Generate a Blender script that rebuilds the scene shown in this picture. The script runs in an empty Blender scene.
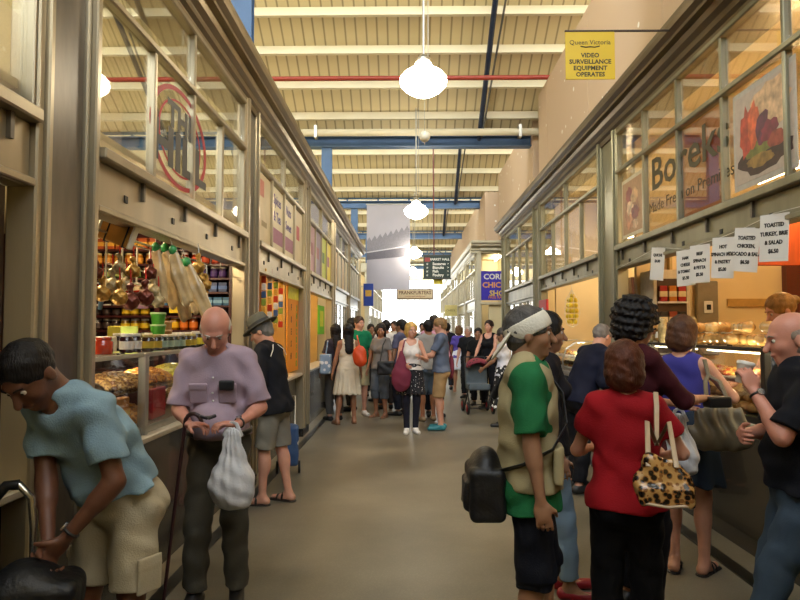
import bpy, math, random, colorsys
import numpy as np
from mathutils import Vector, Matrix
random.seed(4)
C = bpy.context.scene.collection
R = math.radians
# ------------------------------------------------------------------ camera, sky, exposure
CAMZ = 1.6
cam_d = bpy.data.cameras.new('camera'); cam = bpy.data.objects.new('camera', cam_d); C.objects.link(cam)
cam.location = (0, 0, CAMZ); cam.rotation_euler = (R(90 + 2.6), 0, R(0.8))
cam_d.sensor_width = 36; cam_d.lens = 28.8; cam_d.clip_start = .05; cam_d.clip_end = 400
bpy.context.scene.camera = cam
sc = bpy.context.scene
sc.view_settings.view_transform = 'Standard'; sc.view_settings.look = 'None'
sc.view_settings.gamma = 1; sc.view_settings.use_curve_mapping = False
sc.view_settings.exposure = 0.25
sc.cycles.max_bounces = 7; sc.cycles.diffuse_bounces = 4; sc.cycles.glossy_bounces = 3
sc.cycles.transmission_bounces = 5; sc.cycles.transparent_max_bounces = 14
sc.cycles.sample_clamp_indirect = 4; sc.cycles.caustics_reflective = False; sc.cycles.caustics_refractive = False
w = bpy.data.worlds.new('overcast_sky'); sc.world = w; w.use_nodes = True
nt = w.node_tree; bg = nt.nodes['Background']
tc = nt.nodes.new('ShaderNodeTexCoord'); sep = nt.nodes.new('ShaderNodeSeparateXYZ')
cr = nt.nodes.new('ShaderNodeValToRGB')
cr.color_ramp.elements[0].position = .48; cr.color_ramp.elements[0].color = (.55, .55, .52, 1)
cr.color_ramp.elements[1].position = .56; cr.color_ramp.elements[1].color = (.86, .93, 1, 1)
mp = nt.nodes.new('ShaderNodeMath'); mp.operation = 'MULTIPLY_ADD'; mp.inputs[1].default_value = .5; mp.inputs[2].default_value = .5
nt.links.new(tc.outputs['Generated'], sep.inputs[0]); nt.links.new(sep.outputs['Z'], mp.inputs[0])
nt.links.new(mp.outputs[0], cr.inputs[0]); nt.links.new(cr.outputs[0], bg.inputs[0])
SKY = 7.5
bg.inputs[1].default_value = SKY
def portal(name, loc, rot, sx, sy):
    l = bpy.data.lights.new(name, 'AREA'); l.shape = 'RECTANGLE'; l.size = sx; l.size_y = sy
    o = bpy.data.objects.new(name, l); C.objects.link(o); o.location = loc; o.rotation_euler = rot
    l.cycles.is_portal = True
    return o
def area(name, loc, rot, sx, sy, watts, col):
    l = bpy.data.lights.new(name, 'AREA'); l.shape = 'RECTANGLE'; l.size = sx; l.size_y = sy
    l.energy = watts; l.color = col
    o = bpy.data.objects.new(name, l); C.objects.link(o); o.location = loc; o.rotation_euler = rot
    return o
def point(name, loc, watts, col, r=.05):
    l = bpy.data.lights.new(name, 'POINT'); l.energy = watts; l.color = col; l.shadow_soft_size = r
    o = bpy.data.objects.new(name, l); C.objects.link(o); o.location = loc
    return o
WARM = (1, .78, .48); WARM2 = (1, .70, .36)
ROOFN = [(-7.35, -.35), (-.35, 6.65), (6.65, 13.65), (13.65, 20.65), (20.65, 27.65), (27.65, 34.65), (34.65, 41.65)]
for a, b in ROOFN:      # daylight comes in by the upright glazing of each sawtooth
    portal('glazing_portal', (0, a + .02, 5.95 + 1.6), (R(90), 0, 0), 13.6, 3.2)
portal('entrance_portal', (-.2, 45.9, 2.6), (R(-90), 0, 0), 9.5, 5)

# ------------------------------------------------------------------ helpers
def P(px, py, Y):
    """a point of the photograph at depth Y"""
    ax, az = R(.8), R(2.6)
    d = Vector(((px - 400) / 640, 1, (300 - py) / 640))
    d = Vector((d.x, d.y * math.cos(az) - d.z * math.sin(az), d.y * math.sin(az) + d.z * math.cos(az)))
    d = Vector((d.x * math.cos(ax) - d.y * math.sin(ax), d.x * math.sin(ax) + d.y * math.cos(ax), d.z))
    d *= Y / d.y
    return Vector((d.x, d.y, d.z + CAMZ))
def rgb(h):
    h = h.lstrip('#'); v = [int(h[i:i + 2], 16) / 255 for i in (0, 2, 4)]
    return tuple(x / 12.92 if x <= .04045 else ((x + .055) / 1.055) ** 2.4 for x in v)
MATS = {}
def mat(name, col, rough=.6, metal=0, var=.12, vscale=8, bump=0, bscale=60, emit=0, ecol=None, alpha=1, spec=.5, coat=0, stretch=None, sss=0):
    if name in MATS: return MATS[name]
    if isinstance(col, str): col = rgb(col)
    m = bpy.data.materials.new(name); m.use_nodes = True
    n = m.node_tree; p = n.nodes['Principled BSDF']
    p.inputs['Roughness'].default_value = rough; p.inputs['Metallic'].default_value = metal
    p.inputs['Specular IOR Level'].default_value = spec
    if coat: p.inputs['Coat Weight'].default_value = coat
    if sss: p.inputs['Subsurface Weight'].default_value = sss; p.inputs['Subsurface Scale'].default_value = .01
    t = n.nodes.new('ShaderNodeTexCoord')
    src = t.outputs['Object']
    if stretch:
        mm = n.nodes.new('ShaderNodeMapping'); mm.inputs['Scale'].default_value = stretch
        n.links.new(src, mm.inputs[0]); src = mm.outputs[0]
    if var:
        z = n.nodes.new('ShaderNodeTexNoise'); z.inputs['Scale'].default_value = vscale; z.inputs['Detail'].default_value = 3
        n.links.new(src, z.inputs[0])
        r = n.nodes.new('ShaderNodeValToRGB')
        r.color_ramp.elements[0].position = .3; r.color_ramp.elements[1].position = .7
        r.color_ramp.elements[0].color = tuple(max(0, c * (1 - var)) for c in col) + (1,)
        r.color_ramp.elements[1].color = tuple(min(1, c * (1 + var)) for c in col) + (1,)
        n.links.new(z.outputs['Fac'], r.inputs[0]); n.links.new(r.outputs[0], p.inputs['Base Color'])
    else:
        p.inputs['Base Color'].default_value = tuple(col) + (1,)
    if bump:
        z = n.nodes.new('ShaderNodeTexNoise'); z.inputs['Scale'].default_value = bscale; z.inputs['Detail'].default_value = 3
        n.links.new(src, z.inputs[0])
        b = n.nodes.new('ShaderNodeBump'); b.inputs['Strength'].default_value = bump; b.inputs['Distance'].default_value = .01
        n.links.new(z.outputs['Fac'], b.inputs['Height']); n.links.new(b.outputs[0], p.inputs['Normal'])
    if emit:
        p.inputs['Emission Color'].default_value = tuple(ecol or col) + (1,)
        p.inputs['Emission Strength'].default_value = emit
    if alpha < 1: p.inputs['Alpha'].default_value = alpha
    MATS[name] = m
    return m
def spotmat(name, c1, c2, scale, thr=.3, rough=.6, c3=None, coat=0, kind='voronoi', metal=0):
    """two or three colours in blotches"""
    if name in MATS: return MATS[name]
    m = bpy.data.materials.new(name); m.use_nodes = True
    n = m.node_tree; p = n.nodes['Principled BSDF']; p.inputs['Roughness'].default_value = rough
    p.inputs['Coat Weight'].default_value = coat; p.inputs['Metallic'].default_value = metal
    t = n.nodes.new('ShaderNodeTexCoord')
    if kind == 'voronoi':
        z = n.nodes.new('ShaderNodeTexVoronoi'); z.inputs['Scale'].default_value = scale; out = z.outputs['Distance']
    else:
        z = n.nodes.new('ShaderNodeTexNoise'); z.inputs['Scale'].default_value = scale; z.inputs['Detail'].default_value = 4; out = z.outputs['Fac']
    n.links.new(t.outputs['Object'], z.inputs[0])
    r = n.nodes.new('ShaderNodeValToRGB'); r.color_ramp.interpolation = 'CONSTANT'
    r.color_ramp.elements[0].color = rgb(c1) + (1,); r.color_ramp.elements[1].position = thr; r.color_ramp.elements[1].color = rgb(c2) + (1,)
    if c3: e = r.color_ramp.elements.new(thr + .14); e.color = rgb(c3) + (1,)
    n.links.new(out, r.inputs[0]); n.links.new(r.outputs[0], p.inputs['Base Color'])
    MATS[name] = m
    return m
def paper(name, col, tr=.5):
    """paper that lets some light through"""
    m = mat(name, col, .6, 0, .12, 3); n = m.node_tree; p = n.nodes['Principled BSDF']
    t = n.nodes.new('ShaderNodeBsdfTranslucent'); t.inputs[0].default_value = rgb(col) + (1,); x = n.nodes.new('ShaderNodeMixShader'); x.inputs[0].default_value = tr
    n.links.new(p.outputs[0], x.inputs[1]); n.links.new(t.outputs[0], x.inputs[2]); n.links.new(x.outputs[0], n.nodes['Material Output'].inputs[0])
    return m
def picmat(name, cols, scale):
    """soft many coloured print"""
    m = bpy.data.materials.new(name); m.use_nodes = True
    n = m.node_tree; p = n.nodes['Principled BSDF']; p.inputs['Roughness'].default_value = .4
    t = n.nodes.new('ShaderNodeTexCoord'); z = n.nodes.new('ShaderNodeTexNoise'); z.inputs['Scale'].default_value = scale; z.inputs['Detail'].default_value = 5; z.inputs['Distortion'].default_value = 1.2
    n.links.new(t.outputs['Object'], z.inputs[0]); r = n.nodes.new('ShaderNodeValToRGB')
    for i, c in enumerate(cols):
        pos = .32 + .36 * i / (len(cols) - 1)
        e = r.color_ramp.elements[0] if i == 0 else r.color_ramp.elements[1] if i == len(cols) - 1 else r.color_ramp.elements.new(pos)
        e.position = pos; e.color = rgb(c) + (1,)
    n.links.new(z.outputs['Fac'], r.inputs[0]); n.links.new(r.outputs[0], p.inputs['Base Color'])
    return m
def glassmat(name, col=(1, 1, 1), refl=.12, rough=.02, tint=1.0):
    """clear pane: transparent with a fresnel reflection"""
    if name in MATS: return MATS[name]
    m = bpy.data.materials.new(name); m.use_nodes = True
    n = m.node_tree; n.nodes.remove(n.nodes['Principled BSDF'])
    out = n.nodes['Material Output']
    tr = n.nodes.new('ShaderNodeBsdfTransparent'); tr.inputs[0].default_value = tuple(c * tint for c in col) + (1,)
    gl = n.nodes.new('ShaderNodeBsdfGlossy'); gl.inputs['Roughness'].default_value = rough
    fr = n.nodes.new('ShaderNodeFresnel'); fr.inputs[0].default_value = 1.5
    ma = n.nodes.new('ShaderNodeMath'); ma.operation = 'MULTIPLY_ADD'; ma.inputs[1].default_value = .9; ma.inputs[2].default_value = refl - .04; ma.use_clamp = True
    ge = n.nodes.new('ShaderNodeNewGeometry'); io = n.nodes.new('ShaderNodeMapRange'); io.inputs['To Min'].default_value = 1.5; io.inputs['To Max'].default_value = 1 / 1.5
    n.links.new(ge.outputs['Backfacing'], io.inputs['Value']); n.links.new(io.outputs[0], fr.inputs[0])
    n.links.new(fr.outputs[0], ma.inputs[0])
    # light smears of dirt
    z = n.nodes.new('ShaderNodeTexNoise'); z.inputs['Scale'].default_value = 3
    mx = n.nodes.new('ShaderNodeMixShader')
    n.links.new(ma.outputs[0], mx.inputs[0]); n.links.new(tr.outputs[0], mx.inputs[1]); n.links.new(gl.outputs[0], mx.inputs[2])
    n.links.new(mx.outputs[0], out.inputs[0])
    MATS[name] = m
    return m
def tag(o, label=None, cat=None, group=None, kind=None):
    if label: o['label'] = label
    if cat: o['category'] = cat
    if group: o['group'] = group
    if kind: o['kind'] = kind
    return o
def empty(name, loc=(0, 0, 0), rz=0, label=None, cat=None, group=None):
    o = bpy.data.objects.new(name, None); C.objects.link(o); o.location = loc; o.rotation_euler = (0, 0, rz)
    o.empty_display_size = .1
    return tag(o, label, cat, group)
def kids(o): return [x for x in C.objects if x.parent == o]
CH = {}
ORD = ('first', 'second', 'third', 'fourth', 'fifth', 'sixth', 'seventh', 'eighth', 'ninth', 'tenth', 'eleventh', 'twelfth', 'thirteenth', 'fourteenth', 'fifteenth', 'sixteenth', 'seventeenth', 'eighteenth', 'nineteenth', 'twentieth')
def ordn(k): return ORD[k] if k < 20 else 'twenty-' + ORD[k - 20] if k < 29 else 'last but few'
def link(o, parent=None):
    C.objects.link(o)
    if parent is not None:
        o.parent = parent; CH.setdefault(parent.name, []).append(o)
    return o
def copy_tree(o, parent=None, loc=None, rz=None):
    c = o.copy(); link(c, parent)
    for k in CH.get(o.name, []): copy_tree(k, c)
    if loc is not None: c.location = loc
    if rz is not None: c.rotation_euler = (c.rotation_euler[0], c.rotation_euler[1], rz)
    return c
class MB:
    """collects simple solids; build() links them as one mesh"""
    def __init__(s): s.v = []; s.f = []; s.sm = []
    def add(s, vs, fs, smooth=False):
        n = len(s.v); s.v += [tuple(v) for v in vs]; s.f += [tuple(i + n for i in f) for f in fs]; s.sm += [smooth] * len(fs); return s
    def box(s, x0, x1, y0, y1, z0, z1, M=None):
        if x0 > x1: x0, x1 = x1, x0
        if y0 > y1: y0, y1 = y1, y0
        if z0 > z1: z0, z1 = z1, z0
        vs = [Vector((x, y, z)) for x in (x0, x1) for y in (y0, y1) for z in (z0, z1)]
        if M: vs = [M @ v for v in vs]
        return s.add(vs, [(0, 1, 3, 2), (4, 6, 7, 5), (0, 4, 5, 1), (2, 3, 7, 6), (0, 2, 6, 4), (1, 5, 7, 3)])
    def bbox(s, x0, x1, y0, y1, z0, z1, b=.01, M=None):
        """box with chamfered edges"""
        if x0 > x1: x0, x1 = x1, x0
        if y0 > y1: y0, y1 = y1, y0
        if z0 > z1: z0, z1 = z1, z0
        b = min(b, (x1 - x0) / 2.1, (y1 - y0) / 2.1, (z1 - z0) / 2.1)
        vs = []
        for x, sx in ((x0, 1), (x1, -1)):
            for y, sy in ((y0, 1), (y1, -1)):
                for z, sz in ((z0, 1), (z1, -1)):
                    vs += [Vector((x, y + sy * b, z + sz * b)), Vector((x + sx * b, y, z + sz * b)), Vector((x + sx * b, y + sy * b, z))]
        if M: vs = [M @ v for v in vs]
        i = lambda a, c, d, k: (a * 4 + c * 2 + d) * 3 + k
        fs = [(i(0,0,0,0), i(0,0,1,0), i(0,1,1,0), i(0,1,0,0)), (i(1,0,0,0), i(1,1,0,0), i(1,1,1,0), i(1,0,1,0)),
              (i(0,0,0,1), i(1,0,0,1), i(1,0,1,1), i(0,0,1,1)), (i(0,1,0,1), i(0,1,1,1), i(1,1,1,1), i(1,1,0,1)),
              (i(0,0,0,2), i(0,1,0,2), i(1,1,0,2), i(1,0,0,2)), (i(0,0,1,2), i(1,0,1,2), i(1,1,1,2), i(0,1,1,2))]
        for a in (0, 1):
            for c in (0, 1):
                fs.append((i(a,c,0,0), i(a,c,1,0), i(a,c,1,1), i(a,c,0,1)))
                fs.append((i(a,0,c,0), i(a,1,c,0), i(a,1,c,2), i(a,0,c,2)))
                fs.append((i(0,a,c,1), i(1,a,c,1), i(1,a,c,2), i(0,a,c,2)))
                for d in (0, 1): fs.append((i(a,c,d,0), i(a,c,d,1), i(a,c,d,2)))
        return s.add(vs, fs)
    def tube(s, pts, r, n=8, cap=True, smooth=True, flat=None):
        pts = [Vector(p) for p in pts]; rs = r if isinstance(r, (list, tuple)) else [r] * len(pts)
        prev = None; rings = []
        for i, p in enumerate(pts):
            d = (pts[min(i + 1, len(pts) - 1)] - pts[max(i - 1, 0)])
            if d.length < 1e-9: d = Vector((0, 0, 1))
            d.normalize()
            if prev is None:
                u = d.orthogonal().normalized() if flat is None else (Vector(flat) - d * d.dot(Vector(flat))).normalized()
            else:
                u = prev - d * prev.dot(d)
                u = u.normalized() if u.length > 1e-6 else d.orthogonal().normalized()
            prev = u; w_ = d.cross(u)
            q = 1 if flat is None else .25
            rings.append([p + (u * math.cos(2 * math.pi * k / n) + w_ * math.sin(2 * math.pi * k / n) * q) * rs[i] for k in range(n)])
        base = len(s.v)
        vs = [v for rg in rings for v in rg]
        fs = [(i * n + k, i * n + (k + 1) % n, (i + 1) * n + (k + 1) % n, (i + 1) * n + k) for i in range(len(pts) - 1) for k in range(n)]
        s.add(vs, fs, smooth)
        if cap: s.add(rings[0][::-1], [tuple(range(n))]); s.add(rings[-1], [tuple(range(n))])
        return s
    def lathe(s, prof, n=16, M=None, smooth=True, cx=0, cy=0, cz=0):
        vs = []; fs = []
        for r_, z in prof:
            for k in range(n):
                a = 2 * math.pi * k / n; v = Vector((cx + r_ * math.cos(a), cy + r_ * math.sin(a), cz + z))
                vs.append(M @ v if M else v)
        for i in range(len(prof) - 1):
            for k in range(n): fs.append((i * n + k, i * n + (k + 1) % n, (i + 1) * n + (k + 1) % n, (i + 1) * n + k))
        s.add(vs, fs, smooth)
        s.add([vs[k] for k in range(n)][::-1], [tuple(range(n))]); s.add(vs[-n:], [tuple(range(n))])
        return s
    def prism(s, poly, y0, y1, M=None, axis='y'):
        """polygon (a, z) swept between y0 and y1"""
        n = len(poly)
        mk = (lambda a, z, y: Vector((a, y, z))) if axis == 'y' else (lambda a, z, y: Vector((y, a, z)))
        vs = [mk(a, z, y0) for a, z in poly] + [mk(a, z, y1) for a, z in poly]
        if M: vs = [M @ v for v in vs]
        fs = [(i, (i + 1) % n, n + (i + 1) % n, n + i) for i in range(n)] + [tuple(range(n))[::-1], tuple(range(n, 2 * n))]
        return s.add(vs, fs)
    def build(s, name, m, parent=None, loc=None):
        me = bpy.data.meshes.new(name); me.from_pydata(s.v, [], s.f)
        me.polygons.foreach_set('use_smooth', s.sm)
        me.validate(); 
        import bmesh
        b = bmesh.new(); b.from_mesh(me); bmesh.ops.recalc_face_normals(b, faces=b.faces); b.to_mesh(me); b.free()
        for q in (m if isinstance(m, (list, tuple)) else [m]): me.materials.append(q)
        o = bpy.data.objects.new(name, me); link(o, parent)
        if loc is not None: o.location = loc
        return o
def textmesh(s, size, M, m, name='lettering', parent=None, align='CENTER', extrude=.001, sx=1, bold=0):
    cu = bpy.data.curves.new('t', 'FONT'); cu.body = s; cu.size = size; cu.align_x = align; cu.align_y = 'CENTER'
    cu.extrude = extrude; cu.offset = bold; cu.resolution_u = 2; cu.space_line = .95
    o = bpy.data.objects.new('t', cu); C.objects.link(o)
    dg = bpy.context.evaluated_depsgraph_get(); me = bpy.data.meshes.new_from_object(o.evaluated_get(dg))
    bpy.data.objects.remove(o); bpy.data.curves.remove(cu)
    me.transform(M @ Matrix.Diagonal((sx, 1, 1, 1))); me.materials.clear(); me.materials.append(m); me.name = name
    r = bpy.data.objects.new(name, me); link(r, parent)
    return r
def frame(o, xa, ya):
    """matrix with text x along xa, text y along ya, origin o"""
    xa = Vector(xa).normalized(); ya = Vector(ya).normalized(); za = xa.cross(ya)
    M = Matrix((xa, ya, za)).transposed().to_4x4(); M.translation = Vector(o)
    return M
# common materials
bronze = mat('bronze_metal', '#b3a68b', .33, .7, .18, 3, .05, 90, stretch=(1, 1, .2))
bronze_d = mat('dark_bronze_metal', '#6e665a', .36, .6, .3, 6, .06, 30, stretch=(1, 1, .3))
bronze_r = mat('greenish_bronze_metal', '#8f8b74', .36, .6, .2, 5, .05, 60, stretch=(1, 1, .3))
steel = mat('brushed_steel', '#b9b6ac', .3, .85, .08, 10)
black_st = mat('black_polished_stone', '#1d1b19', .22, 0, .5, 5, 0, coat=.3)
marble = mat('pale_stone_ledge', '#b8ad97', .35, 0, .1, 9)
cream = mat('cream_paint', '#d9c79a', .6, 0, .05, 2)
cream_w = mat('warm_cream_paint', '#e2c894', .5, 0, .05, 2)
white_p = mat('white_paper', '#e4e0d8', .6, 0, .03, 4)
blackm = mat('black_plastic', '#141414', .45, 0, .2, 8)
inkm = mat('black_ink', '#1a1716', .6, 0, 0)
glass = glassmat('window_glass', (.97, .97, .93), .15)
glass_c = glassmat('case_glass', (.97, .98, .96), .07)
maroon = mat('maroon_lacquered_wood', '#3d1412', .4, 0, .3, 5, stretch=(1, 1, 6))
blue_st = mat('blue_painted_steel', '#51719b', .45, .1, .1, 3)
darkblue_st = mat('dark_blue_painted_steel', '#1d2c4a', .45, .1, .1, 3)
# ------------------------------------------------------------------ the hall
XL, XR, XR2 = -1.6, 2.35, 2.0
def struct(mb, name, m): return tag(mb.build(name, m), kind='structure')
# terrazzo floor
fm = bpy.data.materials.new('terrazzo_floor'); fm.use_nodes = True
n = fm.node_tree; p = n.nodes['Principled BSDF']; t = n.nodes.new('ShaderNodeTexCoord')
a = n.nodes.new('ShaderNodeTexNoise'); a.inputs['Scale'].default_value = 1.1; a.inputs['Detail'].default_value = 5
b = n.nodes.new('ShaderNodeTexVoronoi'); b.inputs['Scale'].default_value = 70
r1 = n.nodes.new('ShaderNodeValToRGB'); r1.color_ramp.elements[0].position = .35; r1.color_ramp.elements[1].position = .68
r1.color_ramp.elements[0].color = rgb('#6b6454') + (1,); r1.color_ramp.elements[1].color = rgb('#8b8371') + (1,)
r2 = n.nodes.new('ShaderNodeValToRGB'); r2.color_ramp.elements[0].position = .0; r2.color_ramp.elements[1].position = .5
r2.color_ramp.elements[0].color = (1.1, 1.1, 1.1, 1); r2.color_ramp.elements[1].color = (.72, .7, .68, 1)
mx = n.nodes.new('ShaderNodeMix'); mx.data_type = 'RGBA'; mx.blend_type = 'MULTIPLY'; mx.inputs[0].default_value = .55
n.links.new(t.outputs['Object'], a.inputs[0]); n.links.new(t.outputs['Object'], b.inputs[0])
n.links.new(a.outputs['Fac'], r1.inputs[0]); n.links.new(b.outputs['Distance'], r2.inputs[0])
n.links.new(r1.outputs[0], mx.inputs[6]); n.links.new(r2.outputs[0], mx.inputs[7]); n.links.new(mx.outputs[2], p.inputs['Base Color'])
rr = n.nodes.new('ShaderNodeMapRange'); rr.inputs['To Min'].default_value = .3; rr.inputs['To Max'].default_value = .5
n.links.new(a.outputs['Fac'], rr.inputs['Value']); n.links.new(rr.outputs[0], p.inputs['Roughness'])
struct(MB().box(-7, 7, -3, 60, -.2, 0), 'floor', fm)
strip = mat('black_floor_inlay', '#15140f', .3, 0, .2, 6)
struct(MB().box(XL + .06, XL + .15, 2.2, 21, 0, .004), 'trim_1', strip)
struct(MB().box(XR - .22, XR - .12, 2.2, 16, 0, .012), 'trim_2', strip)
pale = mat('grey_stone_paving', '#8d8168', .4, 0, .15, 7)
struct(MB().box(XL - .2, XL + .06, -2, 21, 0, .003), 'trim_3', pale)
# roof: sawteeth, each plane falling away from the camera
beige = bpy.data.materials.new('beige_roof_boarding'); beige.use_nodes = True
n = beige.node_tree; p = n.nodes['Principled BSDF']; t = n.nodes.new('ShaderNodeTexCoord')
wv = n.nodes.new('ShaderNodeTexWave'); wv.bands_direction = 'X'; wv.inputs['Scale'].default_value = 1.6; wv.inputs['Distortion'].default_value = 0
r1 = n.nodes.new('ShaderNodeValToRGB'); r1.color_ramp.elements[0].position = .0; r1.color_ramp.elements[1].position = .12
r1.color_ramp.elements[0].color = rgb('#a89876') + (1,); r1.color_ramp.elements[1].color = rgb('#e4d6b0') + (1,)
n.links.new(t.outputs['Object'], wv.inputs[0]); n.links.new(wv.outputs['Fac'], r1.inputs[0]); n.links.new(r1.outputs[0], p.inputs['Base Color'])
p.inputs['Roughness'].default_value = .6
purl = mat('cream_painted_purlin', '#e9e0c4', .5, 0, .04, 2)
LOWH, SL = 5.85, .62
def roofz(y, b): return LOWH + SL * (b - y)
first = None
for i, (a, b) in enumerate(ROOFN):
    za = roofz(a, b)
    struct(MB().prism([(a, za), (a, za + .1), (b, LOWH + .1), (b, LOWH)], -7, 7, axis='x'), 'ceiling', beige)
    k = 0; y = b - .45
    while y > a + .2:
        z = roofz(y, b)
        if first is None:
            first = struct(MB().box(-7, 7, -.045, .045, -.15, 0), 'ceiling_purlin', purl); o = first
        else: o = first.copy(); link(o)
        o.location = (0, y, z); y -= .66
    # gutter beam and glazing bars above it
    bm_ = MB().box(-7, 7, b - .12, b + .12, LOWH - .12, LOWH - .1).box(-7, 7, b - .12, b + .12, LOWH - .34, LOWH - .32).box(-7, 7, b - .015, b + .015, LOWH - .32, LOWH - .12)
    struct(bm_, 'ceiling_steel_beam', blue_st)
    g = MB(); x = -7
    while x <= 7: g.box(x - .03, x + .03, b - .03, b + .03, LOWH - .1, LOWH + 4.35); x += 1
    for z in (0, 1.4, 2.8, 4.3): g.box(-7, 7, b - .03, b + .03, LOWH + z - .03, LOWH + z + .03)
    struct(g, 'window_%d' % (i + 1), blue_st)
    if i in (1, 2, 3, 4):
        # raking lattice member of the truss, running up towards the viewer
        for X in (1.5, -5.2, 6.2):
            y1, z1, y0, z0 = b - .1, LOWH - .2, a + 1.2, roofz(a + 1.2, b) - .35
            q = MB(); M = None
            q.tube([(X, y1, z1), (X, y0, z0)], .05, 6, smooth=False)
            struct(q, 'ceiling_truss_rafter', darkblue_st)
            q = MB().tube([(X + .05, y1 - .1, z1 + .02), (X + .3, y0, z0 - .1)], .02, 6)
            struct(q, 'ceiling_truss_brace', mat('grey_steel_brace', '#6b6a66', .4, .4))
            q = MB().tube([(X + .1, (y0 + y1) / 2, (z0 + z1) / 2 - .05), (X + .12, (y0 + y1) / 2 + .2, (z0 + z1) / 2 + .9)], .025, 6)
            struct(q, 'ceiling_truss_strut', blue_st)
        # post down to the stall line on the left, and on the right
        struct(MB().box(-1.86, -1.68, b - .05, b + .05, 3.95, LOWH - .34).box(-1.88, -1.66, b + .05, b + .06, 3.95, LOWH - .34).box(-1.88, -1.66, b - .06, b - .05, 3.95, LOWH - .34), 'trim_post', blue_st)
wallm = mat('cream_wall_paint', '#ddcfa8', .7, 0, .06, 1)
struct(MB().box(-7.2, -7, -3, 46, 0, 11), 'wall_left', wallm)
struct(MB().box(7, 7.2, -3, 46, 0, 11), 'wall_right', wallm)
struct(MB().box(-7, 7, -3.1, -3, 0, 5.6), 'wall_front', wallm)
struct(MB().box(-7, -4.9, 46, 46.2, 0, 6.2).box(4.5, 7, 46, 46.2, 0, 6.2).box(-4.9, 4.5, 46, 46.2, 5.1, 11), 'wall_back', wallm)
g = MB()
for x in (-4.9, -3.3, -1.7, -.1, 1.5, 3.0, 4.5): g.box(x - .03, x + .03, 45.96, 46.04, 0, 5.1)
for z in (2.4, 3.7): g.box(-4.9, 4.5, 45.96, 46.04, z - .04, z + .04)
struct(g, 'door_1', mat('pale_door_frame', '#c9c9c9', .5))
# white roller tube and red sprinkler pipe in front of the first beam
o = MB().tube([(-2.4, 13.25, 5.72), (3.2, 13.25, 5.72)], .075, 12).build('roller_blind_tube', purl)
tag(o, 'long cream tube hung crosswise just below the first blue beam', 'tube')
for x in (-1.95, 2.32): MB().box(x - .03, x + .03, 13.16, 13.34, 5.6, 5.86).build('bracket', steel, o)
o = MB().tube([(-7, 11.95, 6.36), (7, 11.95, 6.36)], .045, 10).build('sprinkler_pipe', mat('red_pipe_paint', '#9b3a2a', .4))
tag(o, 'long red pipe running crosswise under the beige roof boards', 'pipe')
# plywood clad boxes standing on the right stall roofs
ply = spotmat('plywood_cladding_with_white_studs', '#f4f0e6', '#cdb294', 3.2, .11, .6)
def plybox(x, y0, y1, z1):
    struct(MB().box(x + .08, x + 2, y0, y1, 4.16, z1 - .02), 'wall_upper_right', ply)
    y = y0
    while y < y1 - .1:
        ye = min(y + 2.75, y1); struct(MB().bbox(x, x + .08, y + .008, ye - .008, 4.16, z1, .006), 'wall_upper_right_panel', ply); y = ye
plybox(2.62, 1.0, 12.8, 6.32); plybox(2.62, 13.4, 18.6, 6.1); plybox(2.3, 19.2, 35.5, 5.75)

# ------------------------------------------------------------------ stall fronts
def SB(mb, xw, s, y0, y1, z0, z1, a0, a1, b=0):
    """box at aisle offset a (positive: into the aisle) from the wall line"""
    x0, x1 = xw - s * a0, xw - s * a1
    return mb.bbox(x0, x1, y0, y1, z0, z1, b) if b else mb.box(x0, x1, y0, y1, z0, z1)
def pillar(xw, s, y0, y1, m1, m2, label):
    e = empty('stall_pillar', (xw, (y0 + y1) / 2, 0), 0, label, 'pillar', 'metal clad pillars between the stalls')
    q = MB(); q2 = MB(); q3 = MB(); yc = (y0 + y1) / 2; hw = (y1 - y0) / 2
    def bx(mb, a, b, z0, z1, o0, o1, ch=0):
        x0, x1 = -s * o0, -s * o1
        mb.bbox(x0, x1, a, b, z0, z1, ch or .004)
    bx(q, -hw + .12, hw - .12, .12, 3.86, -.1, .0)
    q.build('panel', m2, e)
    for sg in (-1, 1):
        r_ = MB()
        for k, (w0, w1, o) in enumerate(((.12, .09, .02), (.09, .05, .05), (.05, .0, .03))):
            y_a, y_b = sorted((sg * (hw - w0), sg * (hw - w1)))
            bx(r_, y_a, y_b, .12, 3.86, -.1, o, .008)
        r_.build('fluted_strip', m1, e)
    bx(q3, -hw, hw, .0, .12, -.1, .03); q3.build('plinth', black_st, e)
    return e
CORN = [(-.3, 3.8), (0.02, 3.8), (.02, 3.86), (.05, 3.88), (.05, 3.93), (.09, 3.96), (.11, 4.0), (.17, 4.0), (.17, 4.03), (.21, 4.06), (.22, 4.1), (.22, 4.14), (-.3, 4.14)]
def cornice(xw, s, y0, y1, m, name='trim_cornice'):
    q = MB(); q.prism([(xw - s * a, z) for a, z in CORN], y0, y1)
    return struct(q, name, m)
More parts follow.
